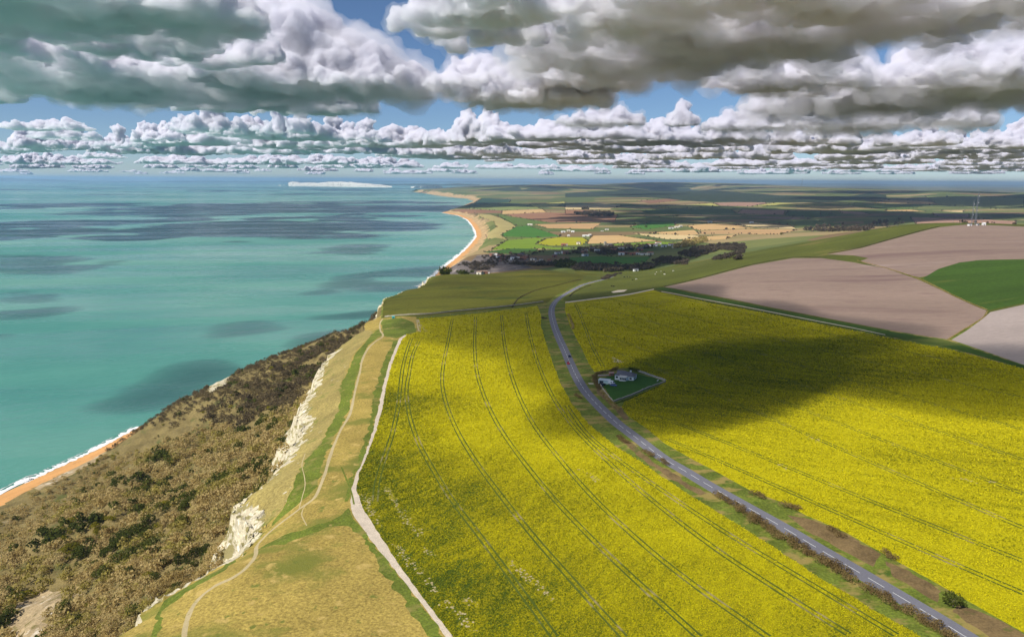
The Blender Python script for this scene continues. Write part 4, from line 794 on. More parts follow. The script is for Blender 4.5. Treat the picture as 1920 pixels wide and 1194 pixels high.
# ------------------------------------------------------------------ the bungalow and its garden
hx, hy, hgz = on(1172, 711); HR = -.42
H = empty('bungalow', (hx, hy, hgz), HR); tag(H, 'white rendered bungalow with grey roof and glazed bay beside the road', 'house')
MB().box(-6, -2.2, -.5, 6, 5.2, 2.7).build('wall', white, H)
rf = MB().gable(-6, -2.2, 6, 5.2, 2.703, 2.0, .4, 3.0).build('roof', slate, H); MB().box(2.2, 2.6, 3.4, 3.1, 3.4, 5.3).build('chimney', white, rf)
MB().box(-6.6, 5.2, -.5, -1.5, 8.2, 2.5).build('rear_wing', white, H)
MB().gable(-6.6, 5.4, -1.5, 8.2, 2.503, 1.2, .3).build('wing_roof', slate, H)
by_ = MB(); by_.add([(-3.2, -2.203, -.5), (-2.4, -4.6, -.5), (1.6, -4.6, -.5), (2.4, -2.203, -.5), (-3.2, -2.203, 2.3), (-2.4, -4.6, 2.3), (1.6, -4.6, 2.3), (2.4, -2.203, 2.3)], [(3, 2, 1, 0), (4, 5, 6, 7), (0, 1, 5, 4), (1, 2, 6, 5), (2, 3, 7, 6), (3, 0, 4, 7)]); bay = by_.build('bay', white, H)
MB().add([(-3.5, -2.21, 2.31), (-2.6, -4.9, 2.31), (1.8, -4.9, 2.31), (2.7, -2.21, 2.31), (-2.8, -2.21, 3.0), (2.0, -2.21, 3.0)], [(3, 2, 1, 0), (0, 1, 4), (1, 2, 5, 4), (2, 3, 5), (3, 0, 4, 5)]).build('bay_roof', cream, bay)
for q in (-2.1, -1.05, .0, .95): MB().box(q, -4.64, .7, q + .75, -4.58, 2.0).build('window', glass, bay)
def win(x0, z0, x1, z1, y, side='front', parent=None):
    if side == 'front': o = MB().box(x0, y - .04, z0, x1, y + .03, z1).build('window', glass, parent or H); MB().box(x0 - .1, y - .09, z0 - .12, x1 + .1, y - .005, z0 - .002).build('sill', white, o)
    else: o = MB().box(y - .03, x0, z0, y + .04, x1, z1).build('window', glass, parent or H); MB().box(y + .005, x0 - .1, z0 - .12, y + .09, x1 + .1, z0 - .002).build('sill', white, o)
win(-5.4, .9, -4.0, 2.0, -2.2); win(3.4, .9, 4.8, 2.0, -2.2); win(-1.4, .9, .2, 2.0, 6, 'side'); win(2.4, .9, 3.6, 2.0, 6, 'side')
MB().box(-6.05, .6, -.1, -5.98, 1.5, 2.0).build('door', plain('door_green', (.10, .18, .14), .6), H)
gx_, gy_, gz_ = on(1133, 718.5); G = empty('garage', (gx_, gy_, gz_), -.35); tag(G, 'pale mint flat roofed garage behind the parked white van', 'garage')
MB().box(-3.2, -2, -.4, 3.2, 2.2, 2.3).build('wall', mint, G); MB().box(-3.5, -2.3, 2.302, 3.5, 2.5, 2.5).build('roof', plain('pale_felt', (.55, .6, .6), .8), G); MB().box(-2.6, -2.05, -.1, -.2, -1.99, 2.0).build('door', plain('dark_door', (.03, .04, .05), .6), G)
gx_, gy_, gz_ = on(1146, 704); G = empty('garden_shed', (gx_, gy_, gz_), .2); tag(G, 'small reddish shed by the patio behind the garage', 'shed')
MB().box(-1.4, -1, -.3, 1.4, 1, 1.9).build('wall', brickm, G); MB().gable(-1.4, -1, 1.4, 1, 1.902, .6, .2).build('roof', plain('pink_felt', (.5, .3, .25), .9), G); MB().box(-.4, -1.05, -.1, .4, -.99, 1.6).build('door', timber, G)
gx_, gy_, gz_ = on(1133, 705); G = empty('patio_wall', (gx_, gy_, gz_), .1); tag(G, 'low pinkish patio wall left of the bungalow', 'wall'); MB().box(-4, -.25, -.3, 4, .25, .8).build('blocks', plain('pink_block', (.5, .33, .27), .9), G); MB().box(-4.1, -.32, .802, 4.1, .32, .9).build('coping', cream, G)
gx_, gy_, gz_ = on(1233, 714.5); G = empty('garden_bench', (gx_, gy_, gz_), -2.0); tag(G, 'white garden seat at the far corner of the lawn', 'bench')
for sx in (-.8, .72):
    for sy in (-.25, .2): MB().box(sx, sy, 0, sx + .08, sy + .08, .45).build('leg', white, G)
MB().box(-.85, -.3, .452, .85, .3, .52).build('seat', white, G); MB().box(-.85, .25, .522, .85, .32, 1.1).build('backrest', white, G)
# ------------------------------------------------------------------ vehicles
def car(name, u, v, rz, paintc, label, scale=1.0, van=False, cat='car', loc=None):
    x, y, z = loc or on(u, v); c = empty(name, (x, y, z + .03), rz); c.scale = (scale,) * 3; tag(c, label, cat); pm = plain('paint_' + name + str(int(paintc[0] * 100)) + str(int(paintc[2] * 100)), paintc, .25, spec=.6)
    def sec(x, zb, zt, w, tw): return [(x, -w, zb), (x, w, zb), (x, w, (zb + zt) / 2), (x, tw, zt), (x, -tw, zt), (x, -w, (zb + zt) / 2)]
    if van:
        MB().loft([sec(-2.5, .35, 2.3, .95, .85), sec(1.2, .35, 2.4, .98, .88), sec(1.7, .35, 2.1, .97, .8), sec(2.3, .35, 1.2, .95, .85), sec(2.7, .4, .95, .88, .8)]).build('body', pm, c)
        MB().add([(1.73, -.78, 2.06), (1.73, .78, 2.06), (2.31, .82, 1.22), (2.31, -.82, 1.22)], [(0, 1, 2, 3), (3, 2, 1, 0)]).build('windscreen', glass, c)
        for s in (-1, 1): MB().box(.3, s * .975 - .02, 1.3, 1.3, s * .975 + .02, 1.9).build('window', glass, c)
    else:
        MB().loft([sec(-2.05, .35, .85, .75, .68), sec(-1.8, .28, 1.0, .85, .78), sec(-.5, .25, 1.0, .88, .8), sec(.9, .25, .98, .88, .8), sec(1.8, .28, .85, .84, .74), sec(2.1, .35, .7, .72, .64)]).build('body', pm, c)
        cab = MB().loft([sec(-1.75, .92, 1.0, .8, .75), sec(-1.3, .92, 1.44, .8, .62), sec(.2, .92, 1.46, .8, .64), sec(1.05, .92, .99, .8, .76)]).build('cabin', glass, c); MB().box(-1.25, -.6, 1.441, .2, .6, 1.49).build('roof', pm, cab)
        for s in (-1, 1): MB().box(2.02, s * .5 - .15, .6, 2.1, s * .5 + .15, .74).build('headlight', plain('lamp_glass', (.8, .8, .75), .2), c)
    for sx in (-1.3, 1.35):
        for s in (-1, 1):
            w_ = MB().tube((sx, s * .72, .33), (sx, s * .92, .33), .33, n=12).build('wheel', rubber, c); MB().tube((sx, s * .90, .33), (sx, s * .935, .33), .19, n=10).build('rim', steel, w_)
    return c
def on_road(u, v, side):
    g = ground([(u, v)])[0]; d, i = pdist(g[0:1], g[1:2], ROADW); i = float(i[0]); s_ = np.interp(i, np.arange(len(seg)), seg); p = road_at(s_); q = road_at(s_ + 2) - road_at(s_ - 2); a = math.atan2(q[1], q[0]); nrm = np.array([-q[1], q[0]]) / np.hypot(*q); p = p + nrm * side; return (p[0], p[1], hz(p[0], p[1])), a
l1, a1 = on_road(1064.5, 669, 1.4); car('car', 0, 0, a1 + math.pi, (.015, .02, .06), 'dark blue car ahead of the red car on the road', loc=l1)
l2, a2 = on_road(1065, 682, -1.5); car('car', 0, 0, a2, (.50, .015, .04), 'red car on the road bend behind the dark blue car', loc=l2)
car('van', 1145, 720, -.55, (.8, .82, .82), 'white van parked beside the mint garage', .95, True, 'van')
car('car', 1150, 723.5, -.4, (.06, .10, .28), 'blue car parked in front of the white van')
car('car', 1131, 722.5, .9, (.02, .025, .03), 'black car parked by the garage door')
# ------------------------------------------------------------------ walkers
def person(u, v, rz, top, label):
    x, y, z = on(u, v); e = empty('person', (x, y, z), rz); tag(e, label, 'person')
    P = [(0,0,.92),(0,0,1.15),(0,0,1.38),(0,0,1.50),(0,.02,1.60),(0,.03,1.72),(.09,0,.88),(.10,.12,.50),(.10,.20,.08),(.10,.32,.04),(-.09,0,.88),(-.10,.02,.48),(-.10,-.18,.10),(-.10,-.07,.04),(.18,0,1.40),(.24,-.08,1.14),(.23,.05,.92),(.22,.10,.82),(-.18,0,1.40),(-.24,.08,1.14),(-.23,.22,.95),(-.22,.27,.86)]
    E_ = [(0,1),(1,2),(2,3),(3,4),(4,5),(0,6),(6,7),(7,8),(8,9),(0,10),(10,11),(11,12),(12,13),(2,14),(14,15),(15,16),(16,17),(2,18),(18,19),(19,20),(20,21)]
    Rr = [.15,.14,.17,.07,.09,.075,.10,.075,.05,.04,.10,.075,.05,.04,.075,.05,.04,.035,.075,.05,.04,.035]
    me = bpy.data.meshes.new('body'); me.from_pydata(P, E_, []); o = bpy.data.objects.new('body', me); col.objects.link(o); md = o.modifiers.new('s', 'SKIN'); sv = me.skin_vertices
    if not len(sv): bpy.context.view_layer.objects.active = o
    for i, r in enumerate(Rr): me.skin_vertices[0].data[i].radius = (r, r * .85); me.skin_vertices[0].data[i].use_root = (i == 0)
    o.modifiers.new('u', 'SUBSURF').levels = 1; m2 = bpy.data.meshes.new_from_object(o.evaluated_get(bpy.context.evaluated_depsgraph_get())); o.modifiers.clear(); o.data = m2; o.parent = e
    cols = [top, plain('trousers_dark', (.03, .03, .045), .9), plain('skin', (.55, .36, .27), .6), plain('hair_dark', (.05, .035, .025), .8)]; m2.materials.clear()
    for c_ in cols: m2.materials.append(c_)
    for p in m2.polygons:
        c = p.center; p.material_index = 1 if c.z < .92 and abs(c.x) < .2 else 2 if (c.z > 1.46 and not (c.z > 1.68 or (c.z > 1.58 and c.y < -.0))) or (c.z < .9 and abs(c.x) >= .2) else 3 if c.z > 1.5 else 0
    return e
try:
    person(493.6, 991.5, 2.2, plain('coat_brown', (.09, .06, .05), .9), 'walker in a brown coat on the slope left of the cliff path')
    person(499.6, 988.5, 2.0, plain('coat_dark', (.03, .04, .05), .9), 'walker in a dark coat nearer the cliff path')
except Exception as ex: print('PERSON', ex)
# ------------------------------------------------------------------ hut, masts
gx_, gy_, gz_ = on(737.5, 596.5); G = empty('hut', (gx_, gy_, gz_), .1); tag(G, 'small teal hut beside the stone wall at the cliff end', 'hut')
tealm = plain('teal_board', (.06, .42, .38), .6); MB().box(-1.3, -.8, -.2, 1.3, .8, 1.7).build('wall', tealm, G); MB().gable(-1.3, -.8, 1.3, .8, 1.702, .5, .15).build('roof', plain('teal_roof', (.10, .50, .46), .6), G); MB().box(-.4, -.84, 0, .4, -.79, 1.5).build('door', plain('teal_door', (.02, .12, .13), .6), G)
def mast(x, y, z, h, wd, label, guy=0, top=False):
    e = empty('radio_mast', (x, y, z)); tag(e, label, 'mast'); t = MB(); n_b = max(8, int(h / (wd * 1.6))); P = lambda i, k: (math.cos(k * 2.0944) * wd * (.6 - .2 * i / n_b), math.sin(k * 2.0944) * wd * (.6 - .2 * i / n_b), h * i / n_b)
    for k in range(3): MB().tube(P(0, k), P(n_b, k), wd * .09, wd * .07, 5).build('leg', steel, e)
    for i in range(n_b):
        for k in range(3): t.tube(P(i, k), P(i + 1, (k + 1) % 3), wd * .04, n=4); t.tube(P(i, k), P(i, (k + 1) % 3), wd * .035, n=4)
    t.build('bracing', steel, e); MB().tube((0, 0, h), (0, 0, h * 1.12), wd * .09, wd * .05, 6).build('aerial', steel, e)
    for q in (.45, .7, .9): MB().tube((wd * .5, 0, h * q), (wd * .5 + .5, 0, h * q), wd * .3, n=10).build('dish', white, e)
    if guy:
        for k in range(3):
            a = k * 2.0944 + .5
            for q in (.55, .97): MB().tube((0, 0, h * q), (math.cos(a) * h * .42, math.sin(a) * h * .42, hz(x + math.cos(a) * h * .42, y + math.sin(a) * h * .42) - z), .05, n=4).build('guy_wire', steel, e)
    return e
p1 = on(1828.5, 422); s1 = math.hypot(p1[0], p1[1]) / F
mast(*p1, 50 * s1, 2.2, 'tallest radio mast on the ploughed hilltop', 1)
p2 = on(1821.5, 422); mast(*p2, 36 * s1, 1.9, 'shorter radio mast left of the tallest on the hilltop')
p3 = on(1787, 417); mast(*p3, 9 * s1, 1.3, 'short stub mast at the end of the hilltop hedge')
def cabin(u, v, rz, wd, dp, h, label, wm=white, rm=slate, nm='equipment_cabin', cat='cabin', gable=True):
    x, y, z = on(u, v); e = empty(nm, (x, y, z), rz); tag(e, label, cat); MB().box(-wd / 2, -dp / 2, -.6, wd / 2, dp / 2, h).build('wall', wm, e); MB().gable(-wd / 2, -dp / 2, wd / 2, dp / 2, h + .003, h * .35, .2).build('roof', rm, e); MB().box(-wd * .1, -dp / 2 - .05, 0, wd * .1, -dp / 2 + .01, h * .7).build('door', plain('dark_door', (.03, .04, .05), .6), e); return e
cabin(1818, 423.5, .1, 5, 4, 2.6, 'white cabin at the foot of the hilltop masts'); cabin(1833, 423, .3, 4, 3, 2.4, 'grey cabin right of the tallest mast foot', plain('grey_render', (.5, .5, .5), .8)); cabin(1844.5, 422.5, .0, 4.5, 4, 3.2, 'pale cabin standing apart from the masts', white, white)
fx, fy = at_height([(1503, 353)], 150)[0]; fz = hz(fx, fy); fs = math.hypot(fx, fy) / F; mast(fx, fy, fz, 17 * fs, 7, 'thin tall mast far off on the downs against the sky')
# ------------------------------------------------------------------ farm and village houses
HS = [(923,479.5),(929,480),(951,482.5),(961,482),(977,481),(1007,492),(1009,491),(1023,493.5),(988,494),(907,513.5),(914,512.8),(900,514.5),(1045,476),(1058,475.5),(1095,474),(1097,480),(1165,478),(1173,477),(1186,478),(1194,477.5),(1207,478),(1219,478),(1211,464.5),(1217,462),(1234,458.5),(1259,460.5),(1265,464.5),(1275,462.5),(1096,472),(1061,476.5),(1056,461),(1059,460.8),(1085,458),(1128,505),(1134,505),(1192,508.5),(1165,468),(1180,467),(1200,470),(1228,462),(935,484),(943,487),(953,489),(962,487),(970,485),(981,487),(938,490),(967,491),(985,484),(1000,488),(1015,489),(1030,490),(1012,495),(1040,482),(1110,470),(1120,472),(1150,472),(1245,463)]
rr = random.Random(3)
for i, (u, v) in enumerate(HS):
    w_ = rr.uniform(13, 20) * (.6 if v > 488 else 1); wm = rr.choice([white, white, white, cream, brickm]); rm = rr.choice([slate, brownroof, redroof, brownroof])
    cabin(u, v, rr.uniform(-.6, .6), w_, rr.uniform(9, 11) * (.7 if v > 488 else 1), rr.uniform(5, 7.5) * (.65 if v > 488 else 1), '%s village house with %s roof among the valley trees' % ({white: 'white', cream: 'cream', brickm: 'red brick', stone: 'stone'}[wm], {slate: 'grey', brownroof: 'brown', redroof: 'red'}[rm]), wm, rm, 'village_house', 'house')['group'] = 'village houses in the valley'
for u, v, w_, h_, lb in ((1098,443.5,26,5,'long white barn at the edge of the tan field in the valley'),(1106,442.5,12,6,'white house beside the long white barn'),(1138,431.5,18,6,'white farmhouse in the green field beyond the barn'),(1129,434,12,4,'low white shed left of the far farmhouse'),(1258,429,22,6,'pale farm shed left in the farmyard by the tan fields'),(1268,427.5,18,6,'middle pale barn of the farmyard by the tan fields'),(1276,426,16,7,'tall pale barn of the farmyard by the tan fields'),(1331,417.5,24,6,'white farm on the skyline edge of the tan fields'),(1409,418.5,20,6,'white roofed farm behind the tan fields'),(994,422.5,26,6,'white barn beside the bright green field near the coast'),(1066,434,16,5,'farm building at the hamlet below the brown field'),(1056,436,18,5,'pinkish farm building at the hamlet below the brown field'),(1074,435.5,14,5,'small farm building at the right of the hamlet'),(1066,443.5,10,5,'small house alone above the mustard field')):
    cabin(u, v, rr.uniform(-.4, .4), w_, 10, h_, lb, rr.choice([white, cream]), rr.choice([white, slate, cream]), 'farm_building', 'barn')
x_, y_, z_ = on(1134.5, 463); e = empty('church', (x_, y_, z_), .3); tag(e, 'pale church tower above the village trees', 'church'); MB().box(-3.5, -3.5, -1, 3.5, 3.5, 17).build('tower', stone, e); MB().box(3.503, -4, -1, 24, 4, 7).build('nave', stone, e); MB().gable(3.6, -4, 24, 4, 7.003, 4, .3).build('roof', slate, e)
for sx in (-3, 1.6):
    for sy in (-3.2, 2.0): MB().box(sx, sy, 17.003, sx + 1.2, sy + 1.2, 18.2).build('pinnacle', stone, e)
# ------------------------------------------------------------------ cattle on the hill pasture
def cow(u, v, rz, m_, label, group):
    x, y, z = on(u, v); e = empty('cow', (x, y, z), rz); e.scale = (1.15,) * 3; b = MB()
    def ring(x, z, w, h): return [(x, w * math.cos(t), z + h * math.sin(t)) for t in [6.283 * i / 8 for i in range(8)]]
    b.loft([ring(-1.05, 1.1, .15, .18), ring(-.9, 1.05, .34, .36), ring(-.2, 1.0, .40, .44), ring(.5, 1.02, .36, .42), ring(.85, 1.12, .24, .30), ring(1.1, 1.18, .16, .2), ring(1.35, 1.0, .15, .19), ring(1.65, .72, .10, .12)])
    for sx in (-.78, .6):
        for sy in (-.2, .2): b.tube((sx, sy, .9), (sx + (-.08 if sx < 0 else 0), sy, .45), .12, .07); b.tube((sx + (-.08 if sx < 0 else 0), sy, .46), (sx, sy, 0), .07, .06)
    b.tube((-1.05, 0, 1.2), (-1.15, 0, .55), .04, .03); b.tube((1.3, .12, 1.15), (1.3, .3, 1.2), .05, .03); b.tube((1.3, -.12, 1.15), (1.3, -.3, 1.2), .05, .03)
    o = b.build('body', m_, e); tag(e, label, 'cow', group); return e
wc = plain('white_hide', (.75, .72, .65), .9); dc = plain('dark_hide', (.02, .018, .016), .9)
for u, v, r_, lb in ((1193,524.5,.3,'white cow alone beside the row of three dark cows'),(1228.5,515,1,'white cow lowest of the group on the upper pasture'),(1231,511,2,'white cow above the lowest white cow on the upper pasture'),(1239.5,509.5,.5,'white cow between the upper pasture cows'),(1246,515.5,2.8,'white cow just below the single dark cow'),(1262,509,.2,'white cow farthest up the pasture toward the ploughed field')): cow(u, v, r_, wc, lb, 'white cattle on the hill pasture')
for u, v, r_, lb in ((1170.5,520.5,.2,'dark cow leftmost in the row of three'),(1176,520,2.5,'dark cow in the middle of the row of three'),(1181,520.5,1,'dark cow at the right end of the row of three'),(1186,526,.4,'dark cow below the row of three'),(1150.5,538,0,'dark cow near the white chalk patch'),(1146.5,537.3,.8,'small dark cow left of the cow by the chalk patch'),(1245,511,.5,'dark cow among the white cows')): cow(u, v, r_, dc, lb, 'dark cattle on the hill pasture')

# ------------------------------------------------------------------ clouds: bodies of real mist at 1000 m that shade what lies under them
m = bpy.data.materials.new('cloud_mist'); m.use_nodes = True; n = m.node_tree; n.nodes.clear()
o_ = n.nodes.new('ShaderNodeOutputMaterial'); v_ = n.nodes.new('ShaderNodeVolumePrincipled'); v_.inputs['Color'].default_value = (.964, .956, .994, 1); v_.inputs['Density'].default_value = .034; v_.inputs['Anisotropy'].default_value = .1
n.links.new(v_.outputs[0], o_.inputs['Volume']); MIST = m; FAINT = m.copy(); FAINT.name = 'faint_cloud_mist'; [q for q in FAINT.node_tree.nodes if q.type == 'PRINCIPLED_VOLUME'][0].inputs['Density'].default_value = .0085; THIN = m.copy(); THIN.name = 'thin_cloud_mist'; [q for q in THIN.node_tree.nodes if q.type == 'PRINCIPLED_VOLUME'][0].inputs['Density'].default_value = .014
_bm = bmesh.new(); bmesh.ops.create_icosphere(_bm, subdivisions=3, radius=1); ICO = np.array([v.co[:] for v in _bm.verts]); ICF = np.array([[v.index for v in f.verts] for f in _bm.faces]); _bm.free()
_tex = {}
def tex(kind, size):
    if (kind, size) not in _tex:
        t = bpy.data.textures.new(kind.lower(), kind); t.noise_scale = size
        if kind == 'CLOUDS': t.noise_depth = 3
        _tex[(kind, size)] = t
    return _tex[(kind, size)]
def cloud_mesh(name, spheres, vox, amp, ref, mist=None):
    V = []; Fc = []; k = 0
    for (x, y, z, rx, ry, rz) in spheres:
        c = ICO * np.array([rx, ry, rz]) + np.array([x, y, z]); b = c[:, 2] < 0; c[b, 2] *= .1; V.append(c); Fc.append(ICF + k); k += len(ICO)
    ob = mesh_obj(name, np.concatenate(V), np.concatenate(Fc), MIST)
    md = ob.modifiers.new('r', 'REMESH'); md.mode = 'VOXEL'; md.voxel_size = vox
    for q in (('CLOUDS', .24, .20, .5), ('VORONOI', .12, -.09, .4), None, ('VORONOI', .055, -.036, .4), ('CLOUDS', .03, .030, .5)):
        if q is None: md = ob.modifiers.new('r', 'REMESH'); md.mode = 'VOXEL'; md.voxel_size = vox; continue
        kind, sz, st, mid = q; md = ob.modifiers.new('d', 'DISPLACE'); md.texture = tex(kind, round(sz * ref)); md.strength = st * ref * amp; md.mid_level = mid; md.texture_coords = 'LOCAL'
    md = ob.modifiers.new('r', 'REMESH'); md.mode = 'VOXEL'; md.voxel_size = vox * .72
    for kind, sz, st in (('VORONOI', .05, -.030), ('CLOUDS', .024, .026)): md = ob.modifiers.new('d', 'DISPLACE'); md.texture = tex(kind, round(sz * ref)); md.strength = st * ref * amp; md.mid_level = .45; md.texture_coords = 'LOCAL'
    m2 = bpy.data.meshes.new_from_object(ob.evaluated_get(bpy.context.evaluated_depsgraph_get()))
    z = np.empty(len(m2.vertices) * 3, np.float32); m2.vertices.foreach_get('co', z); z = z.reshape(-1, 3); b = z[:, 2] < 0; z[b, 2] *= .3; m2.vertices.foreach_set('co', z.ravel())
    ob.modifiers.clear(); ob.data = m2; m2.materials.clear(); m2.materials.append(mist or MIST); return ob
VEIL = MIST.copy(); VEIL.name = 'cloud_veil'; [q for q in VEIL.node_tree.nodes if q.type == 'PRINCIPLED_VOLUME'][0].inputs['Density'].default_value = .0032
def veil(ob, ref):
    """the thin ragged outer mist of a cloud"""
    o = bpy.data.objects.new('mist_veil', ob.data); link(o)
    for kind, sz, st, mid in (('CLOUDS', .09, .14, .40), ('CLOUDS', .03, .075, .45)):
        md = o.modifiers.new('d', 'DISPLACE'); md.texture = tex(kind, round(sz * ref)); md.strength = st * ref; md.mid_level = mid; md.texture_coords = 'LOCAL'
    md = o.modifiers.new('r', 'REMESH'); md.mode = 'VOXEL'; md.voxel_size = ref / 80
    m2 = bpy.data.meshes.new_from_object(o.evaluated_get(bpy.context.evaluated_depsgraph_get())); o.modifiers.clear(); o.data = m2; m2.materials.clear(); m2.materials.append(VEIL); o.parent = ob; return o
def heap(wd, dp, h, seed, k=30):
    r = np.random.default_rng(seed); out = []
    for i in range(k):
        a = r.uniform(0, 6.28); q = math.sqrt(r.uniform(0, 1)); x = math.cos(a) * q * wd * .42; y = math.sin(a) * q * dp * .42
        rad = r.uniform(.10, .20) * min(wd, dp * 1.3) * (1.05 - .5 * q); top = h * (1 - q ** 1.5 * .75) * r.uniform(.45, 1); z = max(rad * .25, top - rad)
        out.append((x, y, z, rad, rad, rad * .85)); out.append((x, y, z * .3, rad * 1.1, rad * 1.1, max(z, rad * .4)))
    return out
CB = 1000.0
def sky_at(u, v, alt=CB):
    D = rays([(u, v)])[0]; s = (alt - CZ) / D[2]; return np.array([D[0] * s, D[1] * s, alt]), s
# clouds in view: picture x, picture y of the base's middle, width in pixels, height and depth in metres
NCL = 0
def cloud(u, v, wpx, h, dp, seed, label, alt=CB, vox=None, amp=1.0, rz=0):
    p, s = sky_at(u, v, alt); wd = wpx / F * s; ob = cloud_mesh('cloud', heap(wd, dp, h, seed), vox or max(20, wd / 120), amp, min(wd, 2600)); ob.location = p; ob.rotation_euler = (0, 0, -math.atan2(p[0], p[1]) + rz)
    veil(ob, min(wd, 2600)); tag(ob, label, 'cloud'); return ob
cloud(545, 172, 540, 950, 2000, 1, 'towering white heaped cloud with grey base above the bay')
cloud(890, 60, 300, 800, 1500, 12, 'white cloud tower at the upper edge between two blue gaps', rz=.3)
cloud(905, 175, 300, 420, 1500, 16, 'grey cloud with dark ragged underside between the two great heaps')
cloud(1010, 195, 300, 300, 1300, 17, 'ragged low grey cloud under the white heap', alt=900)
cloud(1270, 110, 620, 620, 2600, 2, 'broad dark grey cloud bank with a flat shaded underside')
cloud(1330, 30, 520, 380, 1800, 3, 'dark overhanging cloud above the broad grey bank')
cloud(1080, 165, 290, 640, 1300, 22, 'bright white cloud heap at the edge of the broad grey bank')
cloud(1480, 165, 300, 380, 1700, 23, 'violet grey cloud between the grey bank and the slate cloud')
cloud(1720, 195, 560, 520, 2400, 5, 'great slate blue cloud on the right with white breaks')
cloud(1860, 160, 340, 520, 1800, 25, 'tall grey cloud at the right edge of the sky')
cloud(1720, 40, 620, 300, 1400, 31, 'dark cloud along the upper right edge of the sky')
cloud(90, 150, 420, 380, 2400, 9, 'soft grey green cloud in the upper left of the sky')
cloud(250, 185, 330, 300, 1800, 29, 'hazy grey cloud left of the towering white heap')
cloud(90, 20, 560, 300, 1600, 19, 'dark teal cloud in the upper left corner')
cloud(330, 60, 330, 420, 1500, 39, 'pale cloud shoulder above the towering white heap')
cloud(610, 208, 200, 300, 1100, 41, 'low white cloud with a flat base under the great heap')
cloud(1280, 236, 70, 420, 500, 43, 'small upright cloud tuft alone in a blue gap', alt=1050)
cloud(1120, 234, 180, 330, 900, 44, 'small white cloud beside the upright tuft')
cloud(1400, 242, 160, 420, 900, 47, 'bright domed cloud in front of the slate blue cloud')
cloud(1640, 236, 420, 300, 1600, 48, 'flat dark base of cloud below the slate blue mass')
protos = [cloud_mesh('cloud', heap(2200, 1700, 800, 51, 22), 42, 1.0, 2200), cloud_mesh('cloud', heap(2600, 1500, 620, 52, 22), 46, 1.0, 2400), cloud_mesh('cloud', heap(1500, 1500, 800, 53, 16), 34, 1.1, 1700), cloud_mesh('cloud', heap(3400, 2000, 600, 54, 26), 60, 1.0, 2600)]
r3 = np.random.default_rng(5); used = set(); cells = []
for ring_, cnt, vv in ((0, 8, 248), (1, 12, 262), (2, 15, 275), (3, 18, 288), (4, 20, 299), (5, 22, 309), (6, 24, 316), (7, 22, 321.5), (8, 22, 326.5)):
    for j in range(cnt):
        u = -120 + (j + r3.uniform(.1, .9)) / cnt * 2160
        if ring_ < 2 and u < 230 and r3.random() < .7: continue
        k = int(r3.integers(0, 4)) if ring_ < 5 else (1, 3)[int(r3.integers(0, 2))]; p, s = sky_at(u, vv + r3.uniform(-.10, .08) * (338 - vv)); sx_ = p[0] - SUN.x * CB / SUN.z; sy_ = p[1] - SUN.y * CB / SUN.z
        if abs(sx_ + 6500) < 3500 and abs(sy_ - 29000) < 5000: continue
        if fbm(p[0:1] / 9000, p[1:2] / 9000, 14)[0] < -.36: continue
        if sx_ > -500 and sy_ < 14000 and r3.random() < .8: continue
        ob = protos[k] if k not in used else link(protos[k].copy()); used.add(k)
        ob.location = p; q = r3.uniform(.65, 1.15) * (1 + ring_ * .10); ob.scale = (q * r3.uniform(.8, 1.3), q * r3.uniform(.8, 1.3), q * r3.uniform(.65, 1.35) * (1 if ring_ < 5 else .8)); ob.rotation_euler = (0, 0, r3.uniform(0, 6.28))
        tag(ob, ('white topped cumulus cloud in the nearest of the long cloud rows', 'small cumulus cloud in the crowded middle cloud rows', 'tiny cumulus cloud in the farthest row just above the horizon')[0 if ring_ < 2 else 1 if ring_ < 5 else 2], 'cloud', ('nearest cloud rows', 'middle cloud rows', 'farthest cloud rows')[0 if ring_ < 2 else 1 if ring_ < 5 else 2])
# clouds out of the picture overhead, between the sun and the shaded ground
def shade(P, thick, seed, sea_level=False, sp=45., rad=110., alt=CB, mist=None):
    G = at_height(P, 0) if sea_level else ground(P); zz = 0 if sea_level else 140; sh = (alt + thick * .45 - zz) / SUN.z; G = G + np.array([SUN.x, SUN.y]) * sh
    r = np.random.default_rng(seed); lo = G.min(0); hi = G.max(0); sp = max(sp, (hi - lo).max() / 40); rad = sp * .85; c = G.mean(0); out = []
    for x in np.arange(lo[0], hi[0] + sp, sp):
        for y in np.arange(lo[1], hi[1] + sp, sp):
            xx = x + r.uniform(-.3, .3) * sp; yy = y + r.uniform(-.3, .3) * sp
            if inpoly(np.array([xx]), np.array([yy]), G)[0] and (not sea_level or fbm(np.array([xx / sp / 4]), np.array([yy / sp / 2.5]), seed)[0] > -.22): q = rad * r.uniform(.8, 1.2); out.append((xx - c[0], yy - c[1], thick * .4, q, q, thick * r.uniform(.5, 1)))
    ob = cloud_mesh('cloud', out, max(20, sp / 4), .35, rad * 6, mist or THIN); ob.location = (c[0], c[1], alt); tag(ob, 'grey cloud overhead whose shadow lies on the land or sea', 'cloud', 'clouds overhead'); return ob
shade([(1185,705),(1185,770),(1235,805),(1310,818),(1400,778),(1470,718),(1600,690),(1760,712),(1920,728),(2050,705),(1900,688),(1700,652),(1500,625),(1350,645),(1220,690)], 120, 61)
shade([(790,655),(900,645),(1000,655),(1060,690),(1120,745),(1200,735),(1340,680),(1500,645),(1700,645),(1780,640),(1440,575),(1230,535),(1100,550),(1000,560),(800,590)], 120, 59, mist=FAINT)
shade([(850,520),(1000,503),(1100,512),(1230,505),(1300,480),(1250,462),(1100,470),(960,474),(890,490)], 110, 60)
shade([(190,765),(250,710),(380,680),(430,715),(300,775)], 90, 62, True, mist=FAINT)
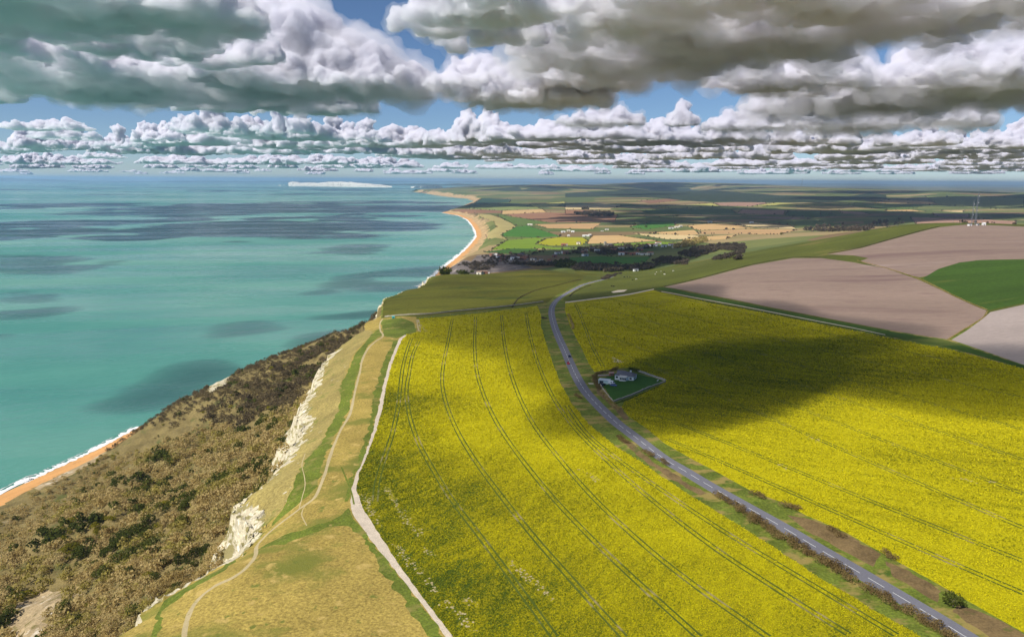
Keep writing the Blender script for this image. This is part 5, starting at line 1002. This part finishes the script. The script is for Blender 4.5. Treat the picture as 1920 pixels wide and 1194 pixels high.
shade([(-40,550),(60,545),(160,590),(120,625),(-40,640)], 90, 63, True, mist=FAINT)
shade([(390,640),(430,600),(505,597),(490,625)], 70, 64, True, mist=FAINT)
shade([(550,650),(600,595),(710,585),(720,625),(640,645)], 90, 65, True, mist=FAINT)
shade([(580,550),(640,510),(820,500),(790,540),(700,565)], 90, 66, True, mist=FAINT)
shade([(590,475),(640,458),(730,458),(700,477)], 90, 67, True, mist=FAINT)
shade([(-60,480),(-60,508),(110,517),(240,488),(100,480)], 90, 68, True, mist=FAINT)
for i_, (u_, v_, w_) in enumerate(((20,440,1300),(180,418,1700),(330,438,1500),(480,422,1500),(620,408,1500),(100,385,2200),(380,388,2200),(640,380,2200))):
    g_ = at_height([(u_, v_)], 0)[0]; ob = cloud_mesh('cloud', heap(w_, w_ * .8, w_ * .28, 70 + i_, 18), w_ / 34, 1.0, w_); ob.location = (g_[0] + SUN.x * CB / SUN.z, g_[1] + SUN.y * CB / SUN.z, CB); ob.rotation_euler = (0, 0, i_)
    tag(ob, 'grey cumulus cloud over the bay whose shadow lies on the sea', 'cloud', 'clouds over the bay')
# ------------------------------------------------------------------ the air
m = bpy.data.materials.new('haze_air'); m.use_nodes = True; n = m.node_tree; n.nodes.clear(); o_ = n.nodes.new('ShaderNodeOutputMaterial'); v_ = n.nodes.new('ShaderNodeVolumePrincipled')
v_.inputs['Color'].default_value = (.50, .70, 1, 1); v_.inputs['Density'].default_value = 2.8e-5; v_.inputs['Anisotropy'].default_value = .2; n.links.new(v_.outputs[0], o_.inputs['Volume'])
a, b, c, d = -255000, 255000, -4000, 255000; z0, z1 = -6, 400
tag(mesh_obj('haze', [(a, c, z0), (b, c, z0), (b, d, z0), (a, d, z0), (a, c, z1), (b, c, z1), (b, d, z1), (a, d, z1)], [(3, 2, 1, 0), (4, 5, 6, 7), (0, 1, 5, 4), (1, 2, 6, 5), (2, 3, 7, 6), (3, 0, 4, 7)], m), kind='stuff')
print('done', round(time.time() - T0, 1), flush=True)
